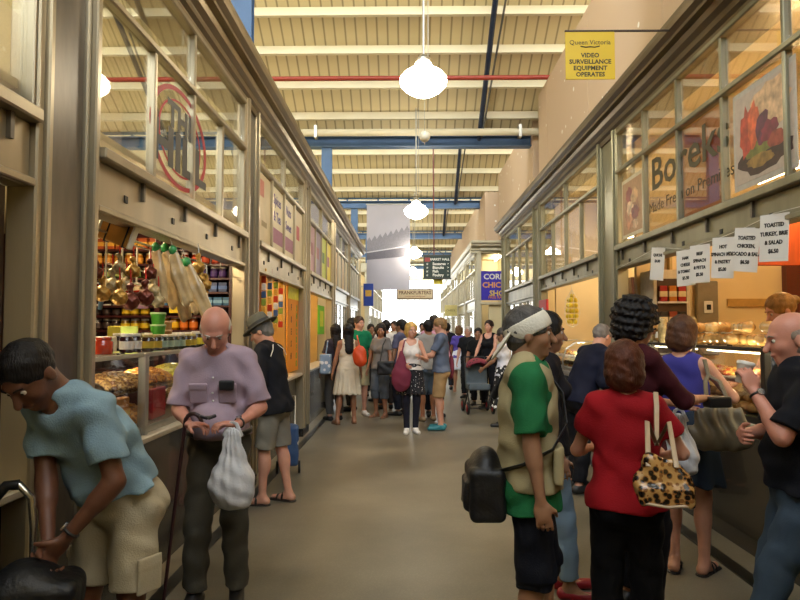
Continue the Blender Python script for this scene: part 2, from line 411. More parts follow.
def bay(xw, s, y0, y1, mf, label, lo=4, up=2, open_=True, ledge=.95, hb=2.2, housing=True, mglass=None, slim=False, base=True):
    mglass = mglass or glass
    e = empty('shop_front', (0, 0, 0), 0, label, 'shop front', 'stall fronts along the aisle')
    if base:
        SB(MB(), xw, s, y0, y1, .0, ledge - .04, -.22, -.08).build('counter_base', black_st, e)
        SB(MB(), xw, s, y0, y1, ledge - .04, ledge, -.3, .02, .008).build('ledge', marble, e)
    if housing:
        q = SB(MB(), xw, s, y0, y1, hb, 2.47, -.1, .0, .006); SB(q, xw, s, y0, y1, hb, hb + .035, 0, .03, .006)
        hs_ = q.build('shutter_housing', mf, e); m_ = int((y1 - y0) / .62)
        if y0 < 10.5:
            for k in range(m_):
                y = y0 + (k + .5) * (y1 - y0) / m_
                SB(MB(), xw, s, y - .02, y + .02, 2.31, 2.35, 0, .006).build('bolt_hole', blackm, hs_)
                SB(MB(), xw, s, y + .2, y + .225, 2.36, 2.49, 0, .02).build('bracket', bronze_d, hs_)
    q = MB()
    SB(q, xw, s, y0, y1, 2.47, 2.53, -.05, .06, .008); SB(q, xw, s, y0, y1, 3.33, 3.38, -.04, .035, .01); SB(q, xw, s, y0, y1, 3.78, 3.83, -.04, .03, .01)
    W = y1 - y0
    for k in range(lo + 1):
        y = y0 + k * W / lo; SB(q, xw, s, max(y0, y - .02), min(y1, y + .02), 2.53, 3.34, -.035, .02, .006)
    for k in range(up + 1):
        y = y0 + k * W / up; SB(q, xw, s, max(y0, y - .018), min(y1, y + .018), 3.37, 3.79, -.035, .02, .006)
    q.build('transom_frame', mf, e)
    for k in range(lo): SB(MB(), xw, s, y0 + k * W / lo + .02, y0 + (k + 1) * W / lo - .02, 2.53, 3.33, -.018, -.012).build('window_pane', mglass, e)
    for k in range(up): SB(MB(), xw, s, y0 + k * W / up + .02, y0 + (k + 1) * W / up - .02, 3.38, 3.78, -.018, -.012).build('window_pane', mglass, e)
    if not open_:
        q = MB(); nn = lo
        for k in range(nn + 1):
            y = y0 + k * W / nn; SB(q, xw, s, max(y0, y - .025), min(y1, y + .025), ledge, 2.2, -.05, .0, .006)
        SB(q, xw, s, y0, y1, ledge, ledge + .05, -.05, 0, .004); SB(q, xw, s, y0, y1, 2.15, 2.2, -.05, 0, .004)
        q.build('window_frame', mf, e)
        for k in range(nn): SB(MB(), xw, s, y0 + k * W / nn + .02, y0 + (k + 1) * W / nn - .02, ledge, 2.2, -.03, -.02).build('window_pane', mglass, e)
    return e
# left row
LP = [(2.65, 3.2), (6.1, 6.65), (9.55, 10.1), (13.05, 13.55), (16.55, 17.0), (20.05, 20.6)]
names = ['nearest', 'second', 'third', 'fourth', 'fifth', 'last']
for (a, b), nm in zip(LP, names):
    pillar(XL, -1, a, b, bronze, bronze_d, nm + ' bronze pillar along the left row of stalls')
bay(XL, -1, -1.0, 2.65, bronze, 'stall front left of the nearest left pillar, mostly out of frame')
bay(XL, -1, 3.2, 6.1, bronze, 'left stall front over the jar shop with a red ring emblem on its glass', 4, 2)
bay(XL, -1, 6.65, 9.55, bronze, 'left stall front behind the man in the hat, hung with snacks', 4, 2)
bay(XL, -1, 10.1, 13.05, bronze, 'third stall front on the left with yellow and pink upper panes', 4, 2)
bay(XL, -1, 13.55, 16.55, steel, 'fourth stall front on the left with glazed lower windows', 4, 2, False)
bay(XL, -1, 17.0, 20.05, steel, 'fifth stall front on the left, at the far end of the first row', 4, 2, False)
cornice(XL, -1, -1.0, 20.6, mat('cornice_bronze', '#8d7c5e', .34, .65, .2, 3, stretch=(1, .3, 1)))
# right row
RP = [(2.55, 3.15), (7.15, 7.85), (11.3, 11.95), (15.3, 16.0)]
for (a, b), nm in zip(RP, names):
    pillar(XR, 1, a, b, bronze_r, bronze_r, nm + ' greenish metal pillar along the right row of stalls')
bay(XR, 1, 3.15, 7.15, bronze_r, 'right stall front with bakery lettering on the upper glass', 5, 5, hb=2.27)
bay(XR, 1, 7.85, 11.3, bronze_r, 'second right stall front above the curved glass food counter', 4, 2, hb=2.27)
bay(XR, 1, 11.95, 15.3, bronze_r, 'third right stall front with lit glazed windows', 4, 2, False)
cornice(XR, 1, -1.0, 16.0, mat('dark_cornice_bronze', '#6b5c44', .36, .6, .25, 3, stretch=(1, .3, 1)))
# end of the first right block, facing the cross aisle: side wall
struct(MB().box(XR, 7, 15.9, 16.0, 0, 4.1), 'wall_cross_aisle', cream)
# the far blocks
steel_f = mat('pale_metal_frame', '#c9c2ab', .35, .5, .1, 3)
y = 18.5; k = 0
while y < 38:
    pillar(XR2, 1, y, y + .55, steel_f, steel_f, ('pillar at the near corner of the far right block beside the blue sign' if k == 0 else ('', 'second', 'third', 'fourth', 'fifth', 'sixth')[k] + ' pale metal pillar along the far right block'))
    bay(XR2, 1, y + .55, y + 3.5, steel_f, ('first', 'second', 'third', 'fourth', 'fifth', 'sixth')[k] + ' pale stall front in the far right block', 4, 2, False)
    y += 3.5; k += 1
pillar(XR2, 1, y, y + .55, steel_f, steel_f, 'last pale pillar of the far right block')
cornice(XR2, 1, 18.5, y + .55, steel_f)
y = 24.5; k = 0
while y < 38:
    pillar(XL, -1, y, y + .5, steel_f, steel_f, ('pillar at the near corner of the far left block' if k == 0 else ('', 'second', 'third', 'fourth', 'fifth')[k] + ' pale metal pillar along the far left block'))
    bay(XL, -1, y + .5, y + 3.5, steel_f, ('first', 'second', 'third', 'fourth', 'fifth')[k] + ' pale stall front in the far left block', 4, 2, False)
    y += 3.5; k += 1
cornice(XL, -1, 24.5, y, steel_f)
# stall interiors: back walls, partitions, ceilings
dk = mat('dark_stall_wall', '#4a2a1c', .6, 0, .2, 3)
tan = mat('tan_stall_wall', '#c9a35c', .6, 0, .1, 3)
def interior(xw, s, ys, back, ceil_m, wall_ms, zc=3.95, name='wall_stall'):
    xb = xw + s * back
    for i in range(len(ys) - 1):
        struct(MB().box(xb, xb + s * .08, ys[i], ys[i + 1], 0, zc), name + '_back', wall_ms[i])
        struct(MB().box(xw + s * .3, xb, ys[i + 1] - .04, ys[i + 1] + .04, 0, zc), name + '_partition', wall_ms[i])
    if ceil_m: struct(MB().box(xw + s * .28, xb, ys[0], ys[-1], zc, zc + .1), 'ceiling_stall', ceil_m)
ylL = [-1, 2.92, 6.78, 9.82, 13.3, 16.8, 20.5]
interior(XL, -1, ylL, 3.0, None, [dk, dk, tan, tan, cream, cream], 2.62)
struct(MB().box(XL - 3, XL - .06, -.9, 20.5, 2.62, 2.66), 'ceiling_left_stalls', cream)
ylR = [-1, 2.85, 7.5, 11.6, 15.85]
interior(XR, 1, ylR, 2.9, cream_w, [cream_w] * 4)
interior(XR2, 1, [18.6, 22, 25.5, 29, 32.5, 36, 39.5], 2.6, cream, [cream] * 6)
interior(XL, -1, [24.5, 28, 31.5, 35, 38.5], 2.6, cream, [cream] * 4)
struct(MB().box(XR2 + .3, 6.6, 18.5, 18.58, 0, 2.3), 'wall_far_block_end', cream)
struct(MB().box(XR2 + .3, 6.6, 18.5, 18.58, 3.9, 4.12), 'wall_far_block_end', cream)

# ------------------------------------------------------------------ stall lamps (tubes under the stall ceilings)
tube_m = mat('lit_fluorescent_tube', (1, .85, .6), .4, 0, 0, emit=14, ecol=(1, .84, .58))
tube_w = mat('lit_warm_tube', (1, .75, .42), .4, 0, 0, emit=14, ecol=(1, .74, .4))
def stall_lamp(x, y0, y1, z, watts, col, m, label):
    e = empty('tube_lamp', (x, (y0 + y1) / 2, z), 0, label, 'ceiling lamp', 'tube lamps inside the stalls')
    h = (y1 - y0) / 2
    MB().bbox(-.05, .05, -h, h, .02, .07, .01).build('lamp_housing', white_p, e)
    MB().tube([(0, -h + .03, 0), (0, h - .03, 0)], .018, 8).build('tube', m, e)
    if z < 3.5 and x > 0: 
        for q in (-.8, .8): MB().tube([(0, q * h, .07), (0, q * h, 3.95 - z)], .005, 5).build('hanger', steel, e)
    for q in (-.5, .5):
        l = point('tube_light', (0, q * h, -.06), watts * .5, col, .04); l.parent = e
W1 = 1.0
stall_lamp(-2.3, 3.4, 5.9, 2.56, 60 * W1, WARM, tube_m, 'tube lamp over the jar shop counter')
stall_lamp(-2.4, 7.2, 9.2, 2.56, 60 * W1, WARM2, tube_w, 'tube lamp over the snack stall behind the orange banner')
stall_lamp(-2.4, 10.6, 12.6, 2.56, 55 * W1, WARM2, tube_w, 'tube lamp in the third left stall')
stall_lamp(-2.6, 14, 19, 2.56, 40 * W1, (1, .9, .75), tube_m, 'tube lamp in the far left stalls')
stall_lamp(3.6, 3.6, 6.6, 3.1, 90 * W1, WARM2, tube_w, 'tube lamp over the bakery counter on the right')
stall_lamp(3.6, 8.4, 11, 3.1, 80 * W1, WARM, tube_m, 'tube lamp over the curved glass food counter')
stall_lamp(3.6, 12.4, 15, 3.1, 60 * W1, WARM, tube_m, 'tube lamp in the third right stall')
for k, y in enumerate((20, 23.5, 27, 30.5, 34, 37.5)):
    stall_lamp(2.9, y - .1, y + 1.6, 3.9, 60 * W1, (1, .88, .66), tube_m, 'tube lamp in the far right block, %s from the cross aisle' % ('first', 'second', 'third', 'fourth', 'fifth', 'sixth')[k])
for k, y in enumerate((26.2, 29.7, 33.2)): stall_lamp(-2.8, y - .1, y + 1.6, 3.9, 50 * W1, (1, .9, .7), tube_m, 'tube lamp in the far left block, %s from the camera' % ('first', 'second', 'third')[k])
# ------------------------------------------------------------------ pendant globes
GLOBE = 30
globe_m = mat('lit_opal_glass', (1, .9, .68), .3, 0, 0, emit=GLOBE, ecol=(1, .9, .7))
prof = [(.03, .2), (.085, .19), (.09, .15), (.14, .125), (.2, .085), (.238, .04), (.245, .0), (.23, -.045), (.185, -.09), (.12, -.13), (.06, -.155), (.01, -.165)]
pl = None
for i, (x, y, z, lab) in enumerate(((.15, 6.5, 4.15, 'nearest of the lit schoolhouse globes hanging over the aisle'), (.15, 13.1, 4.02, 'second lit globe, hanging behind the white ball'),
        (-5.3, 6.5, 4.15, 'added globe that lights the space behind the left stalls, nearer one'), (-5.3, 13.1, 4.15, 'added globe that lights the space behind the left stalls, second one'), (-5.3, 19.7, 4.15, 'added globe that lights the space behind the left stalls, third one'),  # these three are added, to brighten what shows through the left upper glass
        (.17, 20.3, 4.0, 'third lit globe, hanging beside the hanging picture banner'), (.17, 27.0, 4.0, 'farthest lit globe over the aisle'))):
    e = empty('pendant_lamp', (x, y, z), 0, lab, 'lamp', 'schoolhouse globe pendants')
    top = roofz(y, [b for a, b in ROOFN if a <= y < b][0]) - z
    MB().lathe(prof[::-1], 28).build('glass_globe', globe_m, e)
    MB().lathe([(.03, .2), (.07, .205), (.075, .24), (.04, .27), (.012, .29)], 16).build('gallery', steel, e)
    MB().tube([(0, 0, .28), (0, 0, top)], .012, 6).tube([(.05, 0, .24), (.05, 0, top)], .004, 5).build('cord', steel, e)
e = empty('hanging_ball', (.24, 9.6, 4.52), 0, 'small plain white ball hanging on a cord between the globes', 'ball')
MB().lathe([(.002, -.085), (.04, -.075), (.07, -.048), (.085, 0), (.07, .048), (.04, .075), (.002, .085)], 20).build('ball', mat('white_plastic_ball', '#cfc8b4', .4), e)
MB().tube([(0, 0, .08), (0, 0, 3.1)], .004, 5).tube([(0, 0, -.08), (0, 0, -.12)], .006, 5).build('cord', steel, e)
# ------------------------------------------------------------------ smooth-union modelling kit
def V(*a): return np.array(a, dtype=np.float64)
def nrm(v): 
    v = np.asarray(v, float); l = np.linalg.norm(v); return v / l if l > 1e-9 else v
def rotx(a): c, s = math.cos(a), math.sin(a); return np.array([[1, 0, 0], [0, c, -s], [0, s, c]])
def roty(a): c, s = math.cos(a), math.sin(a); return np.array([[c, 0, s], [0, 1, 0], [-s, 0, c]])
def rotz(a): c, s = math.cos(a), math.sin(a); return np.array([[c, -s, 0], [s, c, 0], [0, 0, 1]])
def cone(a, b, ra, rb, k=.02, f=None, s=1, fa=False, fb=False, op='+', tw=None):
    """rounded cone from a to b; f, s: direction and factor of flattening; fa, fb: cut square at that end"""
    return dict(t='c', a=V(*a), b=V(*b), ra=ra, rb=rb, k=k, f=None if f is None else nrm(f), s=s, fa=fa, fb=fb, op=op)
def ell(c, r, k=.02, Rm=None, op='+'):
    return dict(t='e', c=V(*c), r=V(*r), k=k, R=Rm, op=op)
def rbox(c, h, rd=.01, k=.005, Rm=None, op='+'):
    return dict(t='b', c=V(*c), h=V(*h), rd=rd, k=k, R=Rm, op=op)
def plane(c, n, k=.002):
    """cuts away what lies beyond the plane"""
    return dict(t='p', c=V(*c), n=nrm(n), k=k, op='-')
def pbox(p, m):
    if p['t'] == 'c':
        r = max(p['ra'], p['rb']) + m; return np.minimum(p['a'], p['b']) - r, np.maximum(p['a'], p['b']) + r
    if p['t'] == 'e': r = (np.max(p['r']) if p['R'] is not None else p['r']) + m; return p['c'] - r, p['c'] + r
    if p['t'] == 'b': r = (np.linalg.norm(p['h']) if p['R'] is not None else p['h']) + p['rd'] + m; return p['c'] - r, p['c'] + r
def pdist(p, X, Y, Z):
    if p['t'] == 'p': return (X - p['c'][0]) * p['n'][0] + (Y - p['c'][1]) * p['n'][1] + (Z - p['c'][2]) * p['n'][2]
    if p['t'] == 'c':
        a, b = p['a'], p['b']; x = X - a[0]; y = Y - a[1]; z = Z - a[2]; ab = b - a
        if p['f'] is not None:
            f = p['f']; g = 1 / p['s'] - 1; dot = (x * f[0] + y * f[1] + z * f[2]) * g
            x = x + dot * f[0]; y = y + dot * f[1]; z = z + dot * f[2]; ab = ab + f * (ab @ f) * g
        L2 = max(ab @ ab, 1e-9); t0 = (x * ab[0] + y * ab[1] + z * ab[2]) / L2; t = np.clip(t0, 0, 1)
        d = np.sqrt((x - t * ab[0]) ** 2 + (y - t * ab[1]) ** 2 + (z - t * ab[2]) ** 2) - (p['ra'] + (p['rb'] - p['ra']) * t)
        L = math.sqrt(L2)
        if p['f'] is not None: d = d * (.45 + .55 * p['s'])
        if p['fb']: d = np.maximum(d, (t0 - 1) * L)
        if p['fa']: d = np.maximum(d, -t0 * L)
        return d
    x = X - p['c'][0]; y = Y - p['c'][1]; z = Z - p['c'][2]
    if p['R'] is not None:
        Q = p['R']; x, y, z = x * Q[0, 0] + y * Q[1, 0] + z * Q[2, 0], x * Q[0, 1] + y * Q[1, 1] + z * Q[2, 1], x * Q[0, 2] + y * Q[1, 2] + z * Q[2, 2]
    if p['t'] == 'e':
        r = p['r']; k0 = np.sqrt((x / r[0]) ** 2 + (y / r[1]) ** 2 + (z / r[2]) ** 2); k1 = np.sqrt((x / r[0] ** 2) ** 2 + (y / r[1] ** 2) ** 2 + (z / r[2] ** 2) ** 2)
        return k0 * (k0 - 1) / np.maximum(k1, 1e-6)
    h = p['h']; qx = np.abs(x) - h[0]; qy = np.abs(y) - h[1]; qz = np.abs(z) - h[2]
    return np.sqrt(np.maximum(qx, 0) ** 2 + np.maximum(qy, 0) ** 2 + np.maximum(qz, 0) ** 2) + np.minimum(np.maximum(qx, np.maximum(qy, qz)), 0) - p['rd']
def sdf_build(name, prims, h, m, parent=None, noise=None, smooth=1, recol=None):
    los = []; his = []
    for p in prims:
        if p['op'] == '+': lo, hi = pbox(p, 2.5 * h + .004); los.append(lo); his.append(hi)
    lo = np.min(los, 0); hi = np.max(his, 0); N = np.ceil((hi - lo) / h).astype(int) + 1
    ax = [np.arange(N[i], dtype=np.float32) * h + np.float32(lo[i]) for i in range(3)]
    D = np.full(N, .2, np.float32)
    for p in prims:
        if p['t'] == 'p': sl = (slice(None),) * 3
        else:
            l, u = pbox(p, p['k'] + 2 * h); i0 = np.clip(np.floor((l - lo) / h).astype(int), 0, N); i1 = np.clip(np.ceil((u - lo) / h).astype(int) + 1, 0, N)
            if (i1 <= i0).any(): continue
            sl = tuple(slice(i0[i], i1[i]) for i in range(3))
        X = ax[0][sl[0]][:, None, None]; Y = ax[1][sl[1]][None, :, None]; Z = ax[2][sl[2]][None, None, :]
        d = np.broadcast_to(pdist(p, X, Y, Z), D[sl].shape).astype(np.float32); k = p['k']; o = D[sl]
        if p['op'] == '+': q = np.maximum(k - np.abs(o - d), 0); D[sl] = np.minimum(o, d) - q * q * (.25 / k)
        else:
            e = d if p['t'] == 'p' else -d
            q = np.maximum(k - np.abs(o - e), 0); D[sl] = np.maximum(o, e) + q * q * (.25 / k)
    if noise is not None:
        X = ax[0][:, None, None]; Y = ax[1][None, :, None]; Z = ax[2][None, None, :]
        D += noise(X, Y, Z).astype(np.float32)
    for i in range(3):      # keep the border outside
        s_ = [slice(None)] * 3; s_[i] = 0; D[tuple(s_)] = .1; s_[i] = -1; D[tuple(s_)] = .1
    S = D < 0
    c8 = S[:-1, :-1, :-1].astype(np.int8)
    for dx in (0, 1):
        for dy in (0, 1):
            for dz in (0, 1):
                if dx + dy + dz: c8 = c8 + S[dx:N[0] - 1 + dx, dy:N[1] - 1 + dy, dz:N[2] - 1 + dz]
    act = (c8 > 0) & (c8 < 8); idx = np.argwhere(act)
    if len(idx) == 0: raise RuntimeError('empty sdf ' + name)
    num = np.full(act.shape, -1, np.int32); num[act] = np.arange(len(idx))
    acc = np.zeros((len(idx), 3)); cnt = np.zeros(len(idx))
    cor = [(0, 0, 0), (1, 0, 0), (0, 1, 0), (1, 1, 0), (0, 0, 1), (1, 0, 1), (0, 1, 1), (1, 1, 1)]
    vals = [D[idx[:, 0] + c[0], idx[:, 1] + c[1], idx[:, 2] + c[2]] for c in cor]
    for i in range(8):
        for j in range(i + 1, 8):
            if sum(abs(cor[i][q] - cor[j][q]) for q in range(3)) != 1: continue
            a, b = vals[i], vals[j]; mk = (a < 0) != (b < 0); t = np.where(mk, a / np.where(mk, a - b, 1), 0)
            for q in range(3): acc[:, q] += np.where(mk, cor[i][q] + t * (cor[j][q] - cor[i][q]), 0)
            cnt += mk
    vs = (idx + acc / cnt[:, None]) * h + lo
    fs = []
    for a_ in range(3):
        b_, c_ = (a_ + 1) % 3, (a_ + 2) % 3
        s0 = [slice(1, -1)] * 3; s1 = [slice(1, -1)] * 3; s0[a_] = slice(0, -1); s1[a_] = slice(1, None)
        A = S[tuple(s0)]; B = S[tuple(s1)]; e = np.argwhere(A != B)
        off = np.ones(3, int); off[a_] = 0; e = e + off
        ins = S[e[:, 0], e[:, 1], e[:, 2]]
        def g(db, dc):
            q = e.copy(); q[:, b_] += db; q[:, c_] += dc; return num[q[:, 0], q[:, 1], q[:, 2]]
        f4 = np.stack([g(-1, -1), g(0, -1), g(0, 0), g(-1, 0)], 1)
        f4[~ins] = f4[~ins][:, ::-1]; fs.append(f4)
    F = np.concatenate(fs); F = F[(F >= 0).all(1)]
    E = np.concatenate([F[:, [0, 1]], F[:, [1, 2]], F[:, [2, 3]], F[:, [3, 0]]])
    for _ in range(smooth):
        a2 = np.zeros_like(vs); n2 = np.zeros(len(vs))
        for q in range(3): a2[:, q] = np.bincount(E[:, 0], vs[E[:, 1], q], len(vs)) + np.bincount(E[:, 1], vs[E[:, 0], q], len(vs))
        n2 = np.bincount(E[:, 0], minlength=len(vs)) + np.bincount(E[:, 1], minlength=len(vs))
        vs = vs * .5 + .5 * a2 / np.maximum(n2, 1)[:, None]
    me = bpy.data.meshes.new(name)
    me.vertices.add(len(vs)); me.vertices.foreach_set('co', vs.astype(np.float32).ravel())
    me.loops.add(F.size); me.loops.foreach_set('vertex_index', F.astype(np.int32).ravel())
    me.polygons.add(len(F)); me.polygons.foreach_set('loop_start', np.arange(0, F.size, 4, dtype=np.int32)); me.polygons.foreach_set('loop_total', np.full(len(F), 4, np.int32))
    me.polygons.foreach_set('use_smooth', np.ones(len(F), bool))
    ms = m if isinstance(m, (list, tuple)) else [m]
    for q in ms: me.materials.append(q)
    if recol is not None:
        cen = vs[F].mean(1); me.polygons.foreach_set('material_index', recol(cen).astype(np.int32))
    me.update(calc_edges=True)
    o = bpy.data.objects.new(name, me); link(o, parent)
    return o
def wrinkle(amp, seed=0, f=1.0):
    r = random.Random(seed); a, b, c = (r.uniform(0, 6) for _ in range(3))
    def fn(X, Y, Z):
        u = X * 31 * f + Z * 17 * f + a; v = Y * 27 * f - Z * 24 * f + b
        return amp * (np.sin(u + 1.7 * np.sin(v)) * .6 + np.sin(Z * 41 * f + 2 * np.sin(X * 19 * f + c) + Y * 9) * .5)
    return fn
# ------------------------------------------------------------------ people
def ik(a, t, l1, l2, pole):
    a = np.array(a, float); t = np.array(t, float); d = t - a; L = np.linalg.norm(d); mx = (l1 + l2) * .998
    if L > mx: t = a + d / L * mx; d = t - a; L = mx
    L = max(L, abs(l1 - l2) + .01); u = d / np.linalg.norm(d); x = (l1 * l1 - l2 * l2 + L * L) / (2 * L); hgt = math.sqrt(max(l1 * l1 - x * x, 0))
    p = np.array(pole, float); p = p - u * (p @ u); p = nrm(p)
    return a + u * x + p * hgt, t
SKIN = {'fair': '#c99278', 'tan': '#9c6a4c', 'brown': '#6c4430', 'pink': '#c98a74', 'olive': '#9a6f52'}
def cloth(col, var=.12, vs=6, rough=.85): 
    return mat('cloth_' + col.strip('#') + '_%d' % int(var * 100), col, rough, 0, var, vs, .25, 160, spec=.2)
def person(label, loc, face, H=1.72, sex='m', skin='fair', lean=0, bend=0, head=(0, 0, 0), feet=((-.1, 0), (.1, 0)), hipz=0, hipy=0, side=0,
           hands=None, hand_kw=None, top=None, sleeve=.6, hem=.9, toploose=.014, bottom=('trousers', '#333333', .1), shoe=('#222222', 'shoe'), hair=('short', '#2a1c14'),
           w=1.0, belly=0, h=.01, hat=None, wr=.0055, poles=None, extra=None, seed=1, shoulders_up=0, topname='shirt', neckline=0, group=None, face_lod=True, twist=0, tuck=False, footdir=None, topmat=None, botmat=None):
    e = empty('person', (loc[0], loc[1], 0), R(face), label, 'person', group)
    S = H / 1.75; sm = mat('skin_' + skin, SKIN[skin], .5, 0, .08, 14, .1, 120, sss=.06)
    lipm = mat('lips_' + skin, tuple(c * f for c, f in zip(rgb(SKIN[skin]), (.75, .5, .5))), .45, 0, 0)
    F = sex == 'f'
    hz = .95 * S - hipz
    Rl = rotx(R(-lean)) @ roty(R(side)); Ru = Rl @ rotx(R(-bend)) @ rotz(R(twist))
    O = V(0, hipy, hz)
    wy = 1.2 * S
    cw = O + Rl @ V(0, 0, wy - .95 * S)      # the point the upper back bends about
    def TT(x, y, z):
        z *= S; x *= S * w; y *= S
        if z <= wy: return O + Rl @ V(x, y, z - .95 * S)
        return cw + Ru @ V(x, y, z - wy)
    fr = Rl @ V(0, 1, 0); fru = Ru @ V(0, 1, 0); ux = Ru @ V(1, 0, 0)
    ww = w * S; dp = (.7 + .12 * (w - 1)) 
    if F: lv = [(.93, .165), (1.08, .125), (1.27, .142), (1.37, .13)]; shx = .15
    else: lv = [(.93, .155), (1.08, .142), (1.27, .165), (1.37, .15)]; shx = .172
    pts = [TT(0, (0, .0, .005, .0)[i], z) for i, (z, r) in enumerate(lv)]
    def torso(inf=0, k=.03):
        ps = [cone(pts[i], pts[i + 1], lv[i][1] * ww * (.97 if w > 1 else 1) + inf, lv[i + 1][1] * ww + inf, k, fr if i < 1 else fru, dp) for i in range(3)]
        ps.append(cone(TT(-shx + .03, -.01, 1.425), TT(shx - .03, -.01, 1.425), .048 * S + inf, .048 * S + inf, .045))
        if belly: ps.append(ell(TT(0, .06 + belly * .3, 1.06), (.13 * ww + inf, (.07 + belly) * S + inf, .13 * S + inf), .05, Rl))
        if F:
            for sx_ in (-1, 1): ps.append(ell(TT(sx_ * .065, .085, 1.27), (.055 * ww + inf, .05 * S + inf, .055 * S + inf), .03, Ru))
        for sx_ in (-1, 1): ps.append(ell(TT(sx_ * .075, -.06, .9), (.085 * ww + inf, .075 * S + inf, .09 * S + inf), .04, Rl))
        return ps
    # head
    Rh = rotz(R(head[1])) @ rotx(R(-head[0])) @ roty(R(head[2]))
    nb = TT(0, -.015, 1.47)
    hd = nrm(.6 * (Rh @ V(0, .12, 1)) + .55 * (Ru @ V(0, .1, 1)))
    hc = nb + hd * .155 * S
    hs = 1.05 * (S ** .5)
    def HT(x, y, z): return hc + Rh @ (V(x, y, z) * hs)
    def he(c, r, k=.015, op='+'): return ell(HT(*c), np.array(r) * hs, k, Rh, op)
    headp = [he((0, -.012, .03), (.076, .096, .088), .02), he((0, .02, -.03), (.06, .072, .082), .03), he((0, .058, -.088), (.026, .024, .02), .03),
             cone(HT(0, .088, .012), HT(0, .112, -.03), .008 * hs, .014 * hs, .012), he((0, .078, .028), (.045, .016, .01), .015),
             he((-.03, .1, .008), (.014, .016, .009), .012, '-'), he((.03, .1, .008), (.014, .016, .009), .012, '-'),
             he((0, .087, -.058), (.024, .012, .009), .008), he((-.076, -.01, -.008), (.01, .02, .032), .006), he((.076, -.01, -.008), (.01, .02, .032), .006),
             he((-.038, .055, -.025), (.022, .025, .025), .02), he((.038, .055, -.025), (.022, .025, .025), .02),
             cone(HT(0, -.025, -.06), nb - hd * .02, (.047 if F else .056) * S, (.052 if F else .065) * S, .03)]
    body = headp + torso(0)
    # arms
    sh = [TT(-shx, -.01, 1.415 + shoulders_up), TT(shx, -.01, 1.415 + shoulders_up)]
    if hands is None: hands = (None, None)
    dflt = [(-.27, .06, .86), (.27, .06, .86)]
    la, lb = .285 * S, .25 * S
    ar = .043 * S * (w ** .7) * (.86 if F else 1)
    elb = []; wri = []
    hk = hand_kw or {}
    for i in (0, 1):
        sg = -1 if i == 0 else 1
        t = hands[i]
        if t is None: t = V(dflt[i][0] * S, dflt[i][1] * S + pts[3][1] * .6, dflt[i][2] * S * (pts[3][2] / (1.37 * S)))
        pole = (poles[i] if poles and poles[i] is not None else V(sg * .5, -.8, -.3))
        eb, wr_ = ik(sh[i], t, la, lb, pole); elb.append(eb); wri.append(wr_)
        body += [cone(sh[i], eb, ar * 1.12, ar * .88, .03), cone(eb, wr_, ar * .92, ar * .56, .015), cone(eb + (wr_ - eb) * .12, eb + (wr_ - eb) * .35, ar * .93, ar * .9, .015)]
        # hand: palm, four fingers, thumb
        K = hk.get(i, {})
        d = nrm(wr_ - eb); d = nrm(K.get('dir', d)); n_ = V(*K.get('n', (-sg, 0, 0))); n_ = nrm(n_ - d * (d @ n_)); s_ = np.cross(d, n_) * (1)
        th = nrm(np.array(K.get('thumb', (0, 1, .2)), float)); s_ = s_ if s_ @ th > 0 else -s_      # s_ points to the thumb side
        hsz = S * (.92 if F else 1); curl = K.get('curl', .35)
        Pm = np.stack([s_, d, n_], 1); pc = wr_ + d * .045 * hsz
        body.append(ell(pc, (.040 * hsz, .052 * hsz, .017 * hsz), .012, Pm))
        for q, (off, L) in enumerate(((.029, .07), (.010, .078), (-.010, .073), (-.028, .058))):
            b0 = wr_ + d * .082 * hsz + s_ * off * hsz; dd = d + s_ * off * 1.2; c0 = b0
            for seg in range(3):
                a_ = curl * (seg + .6) * (1 + .08 * q); v_ = nrm(dd * math.cos(a_) + n_ * math.sin(a_)); c1 = c0 + v_ * L * hsz * (.42, .32, .26)[seg]
                r0 = (.0088, .0082, .0074, .0066); body.append(cone(c0, c1, r0[seg] * hsz, r0[seg + 1] * hsz, .004)); c0 = c1
        tb = wr_ + d * .03 * hsz + s_ * .028 * hsz; t1 = tb + nrm(s_ * .8 + d * .7 + n_ * .4) * .036 * hsz; t2 = t1 + nrm(s_ * .25 + d * .9 + n_ * (.3 + curl)) * .032 * hsz
        body += [cone(tb, t1, .014 * hsz, .0105 * hsz, .01), cone(t1, t2, .0105 * hsz, .008 * hsz, .005)]
    # legs
    hj = [O + V(-.085 * ww, 0, -.02), O + V(.085 * ww, 0, -.02)]
    kn = []; an = []; fd = []
    lr = (w ** .6) * S
    for i in (0, 1):
        sg = -1 if i == 0 else 1
        foot = feet[i]; fz = foot[2] if len(foot) > 2 else 0
        a_ = V(foot[0] * S, foot[1] * S, .085 * S + fz)
        k_, a_ = ik(hj[i], a_, .43 * S, .42 * S, V(sg * .12, 1, 0)); kn.append(k_); an.append(a_)
        fdir = rotz(R(-sg * 10)) @ V(0, 1, 0) if footdir is None else rotz(R(footdir[i])) @ V(0, 1, 0); fd.append(fdir)
        body += [cone(hj[i], k_, .082 * lr, .053 * lr, .03), cone(k_, a_, .052 * lr, .034 * lr, .02), ell(k_ + (a_ - k_) * .28 - fdir * .018, (.05 * lr, .052 * lr, .11 * lr), .03)]
        z0 = a_[2] - .085 * S
        hl = V(a_[0], a_[1], z0 + .038 * S) - fdir * .035 * S; to = V(a_[0], a_[1], z0 + .026 * S) + fdir * .165 * S
        body += [cone(a_, hl, .034 * S, .034 * S, .02), cone(hl, to, .034 * S, .024 * S, .02, V(0, 0, 1), .9), cone(a_, (hl + to) / 2, .03 * S, .03 * S, .02)]
    lips = None
    if face_lod and h < .007:
        lc = HT(0, .092, -.06)
        lips = lambda c: (np.linalg.norm((c - lc) * V(.55, 1, 1.6), axis=1) < .0135).astype(int)
    sdf_build('body', body, h, [sm, lipm] if lips else sm, e, recol=lips)
    # clothes
    ink = max(.0, 0)
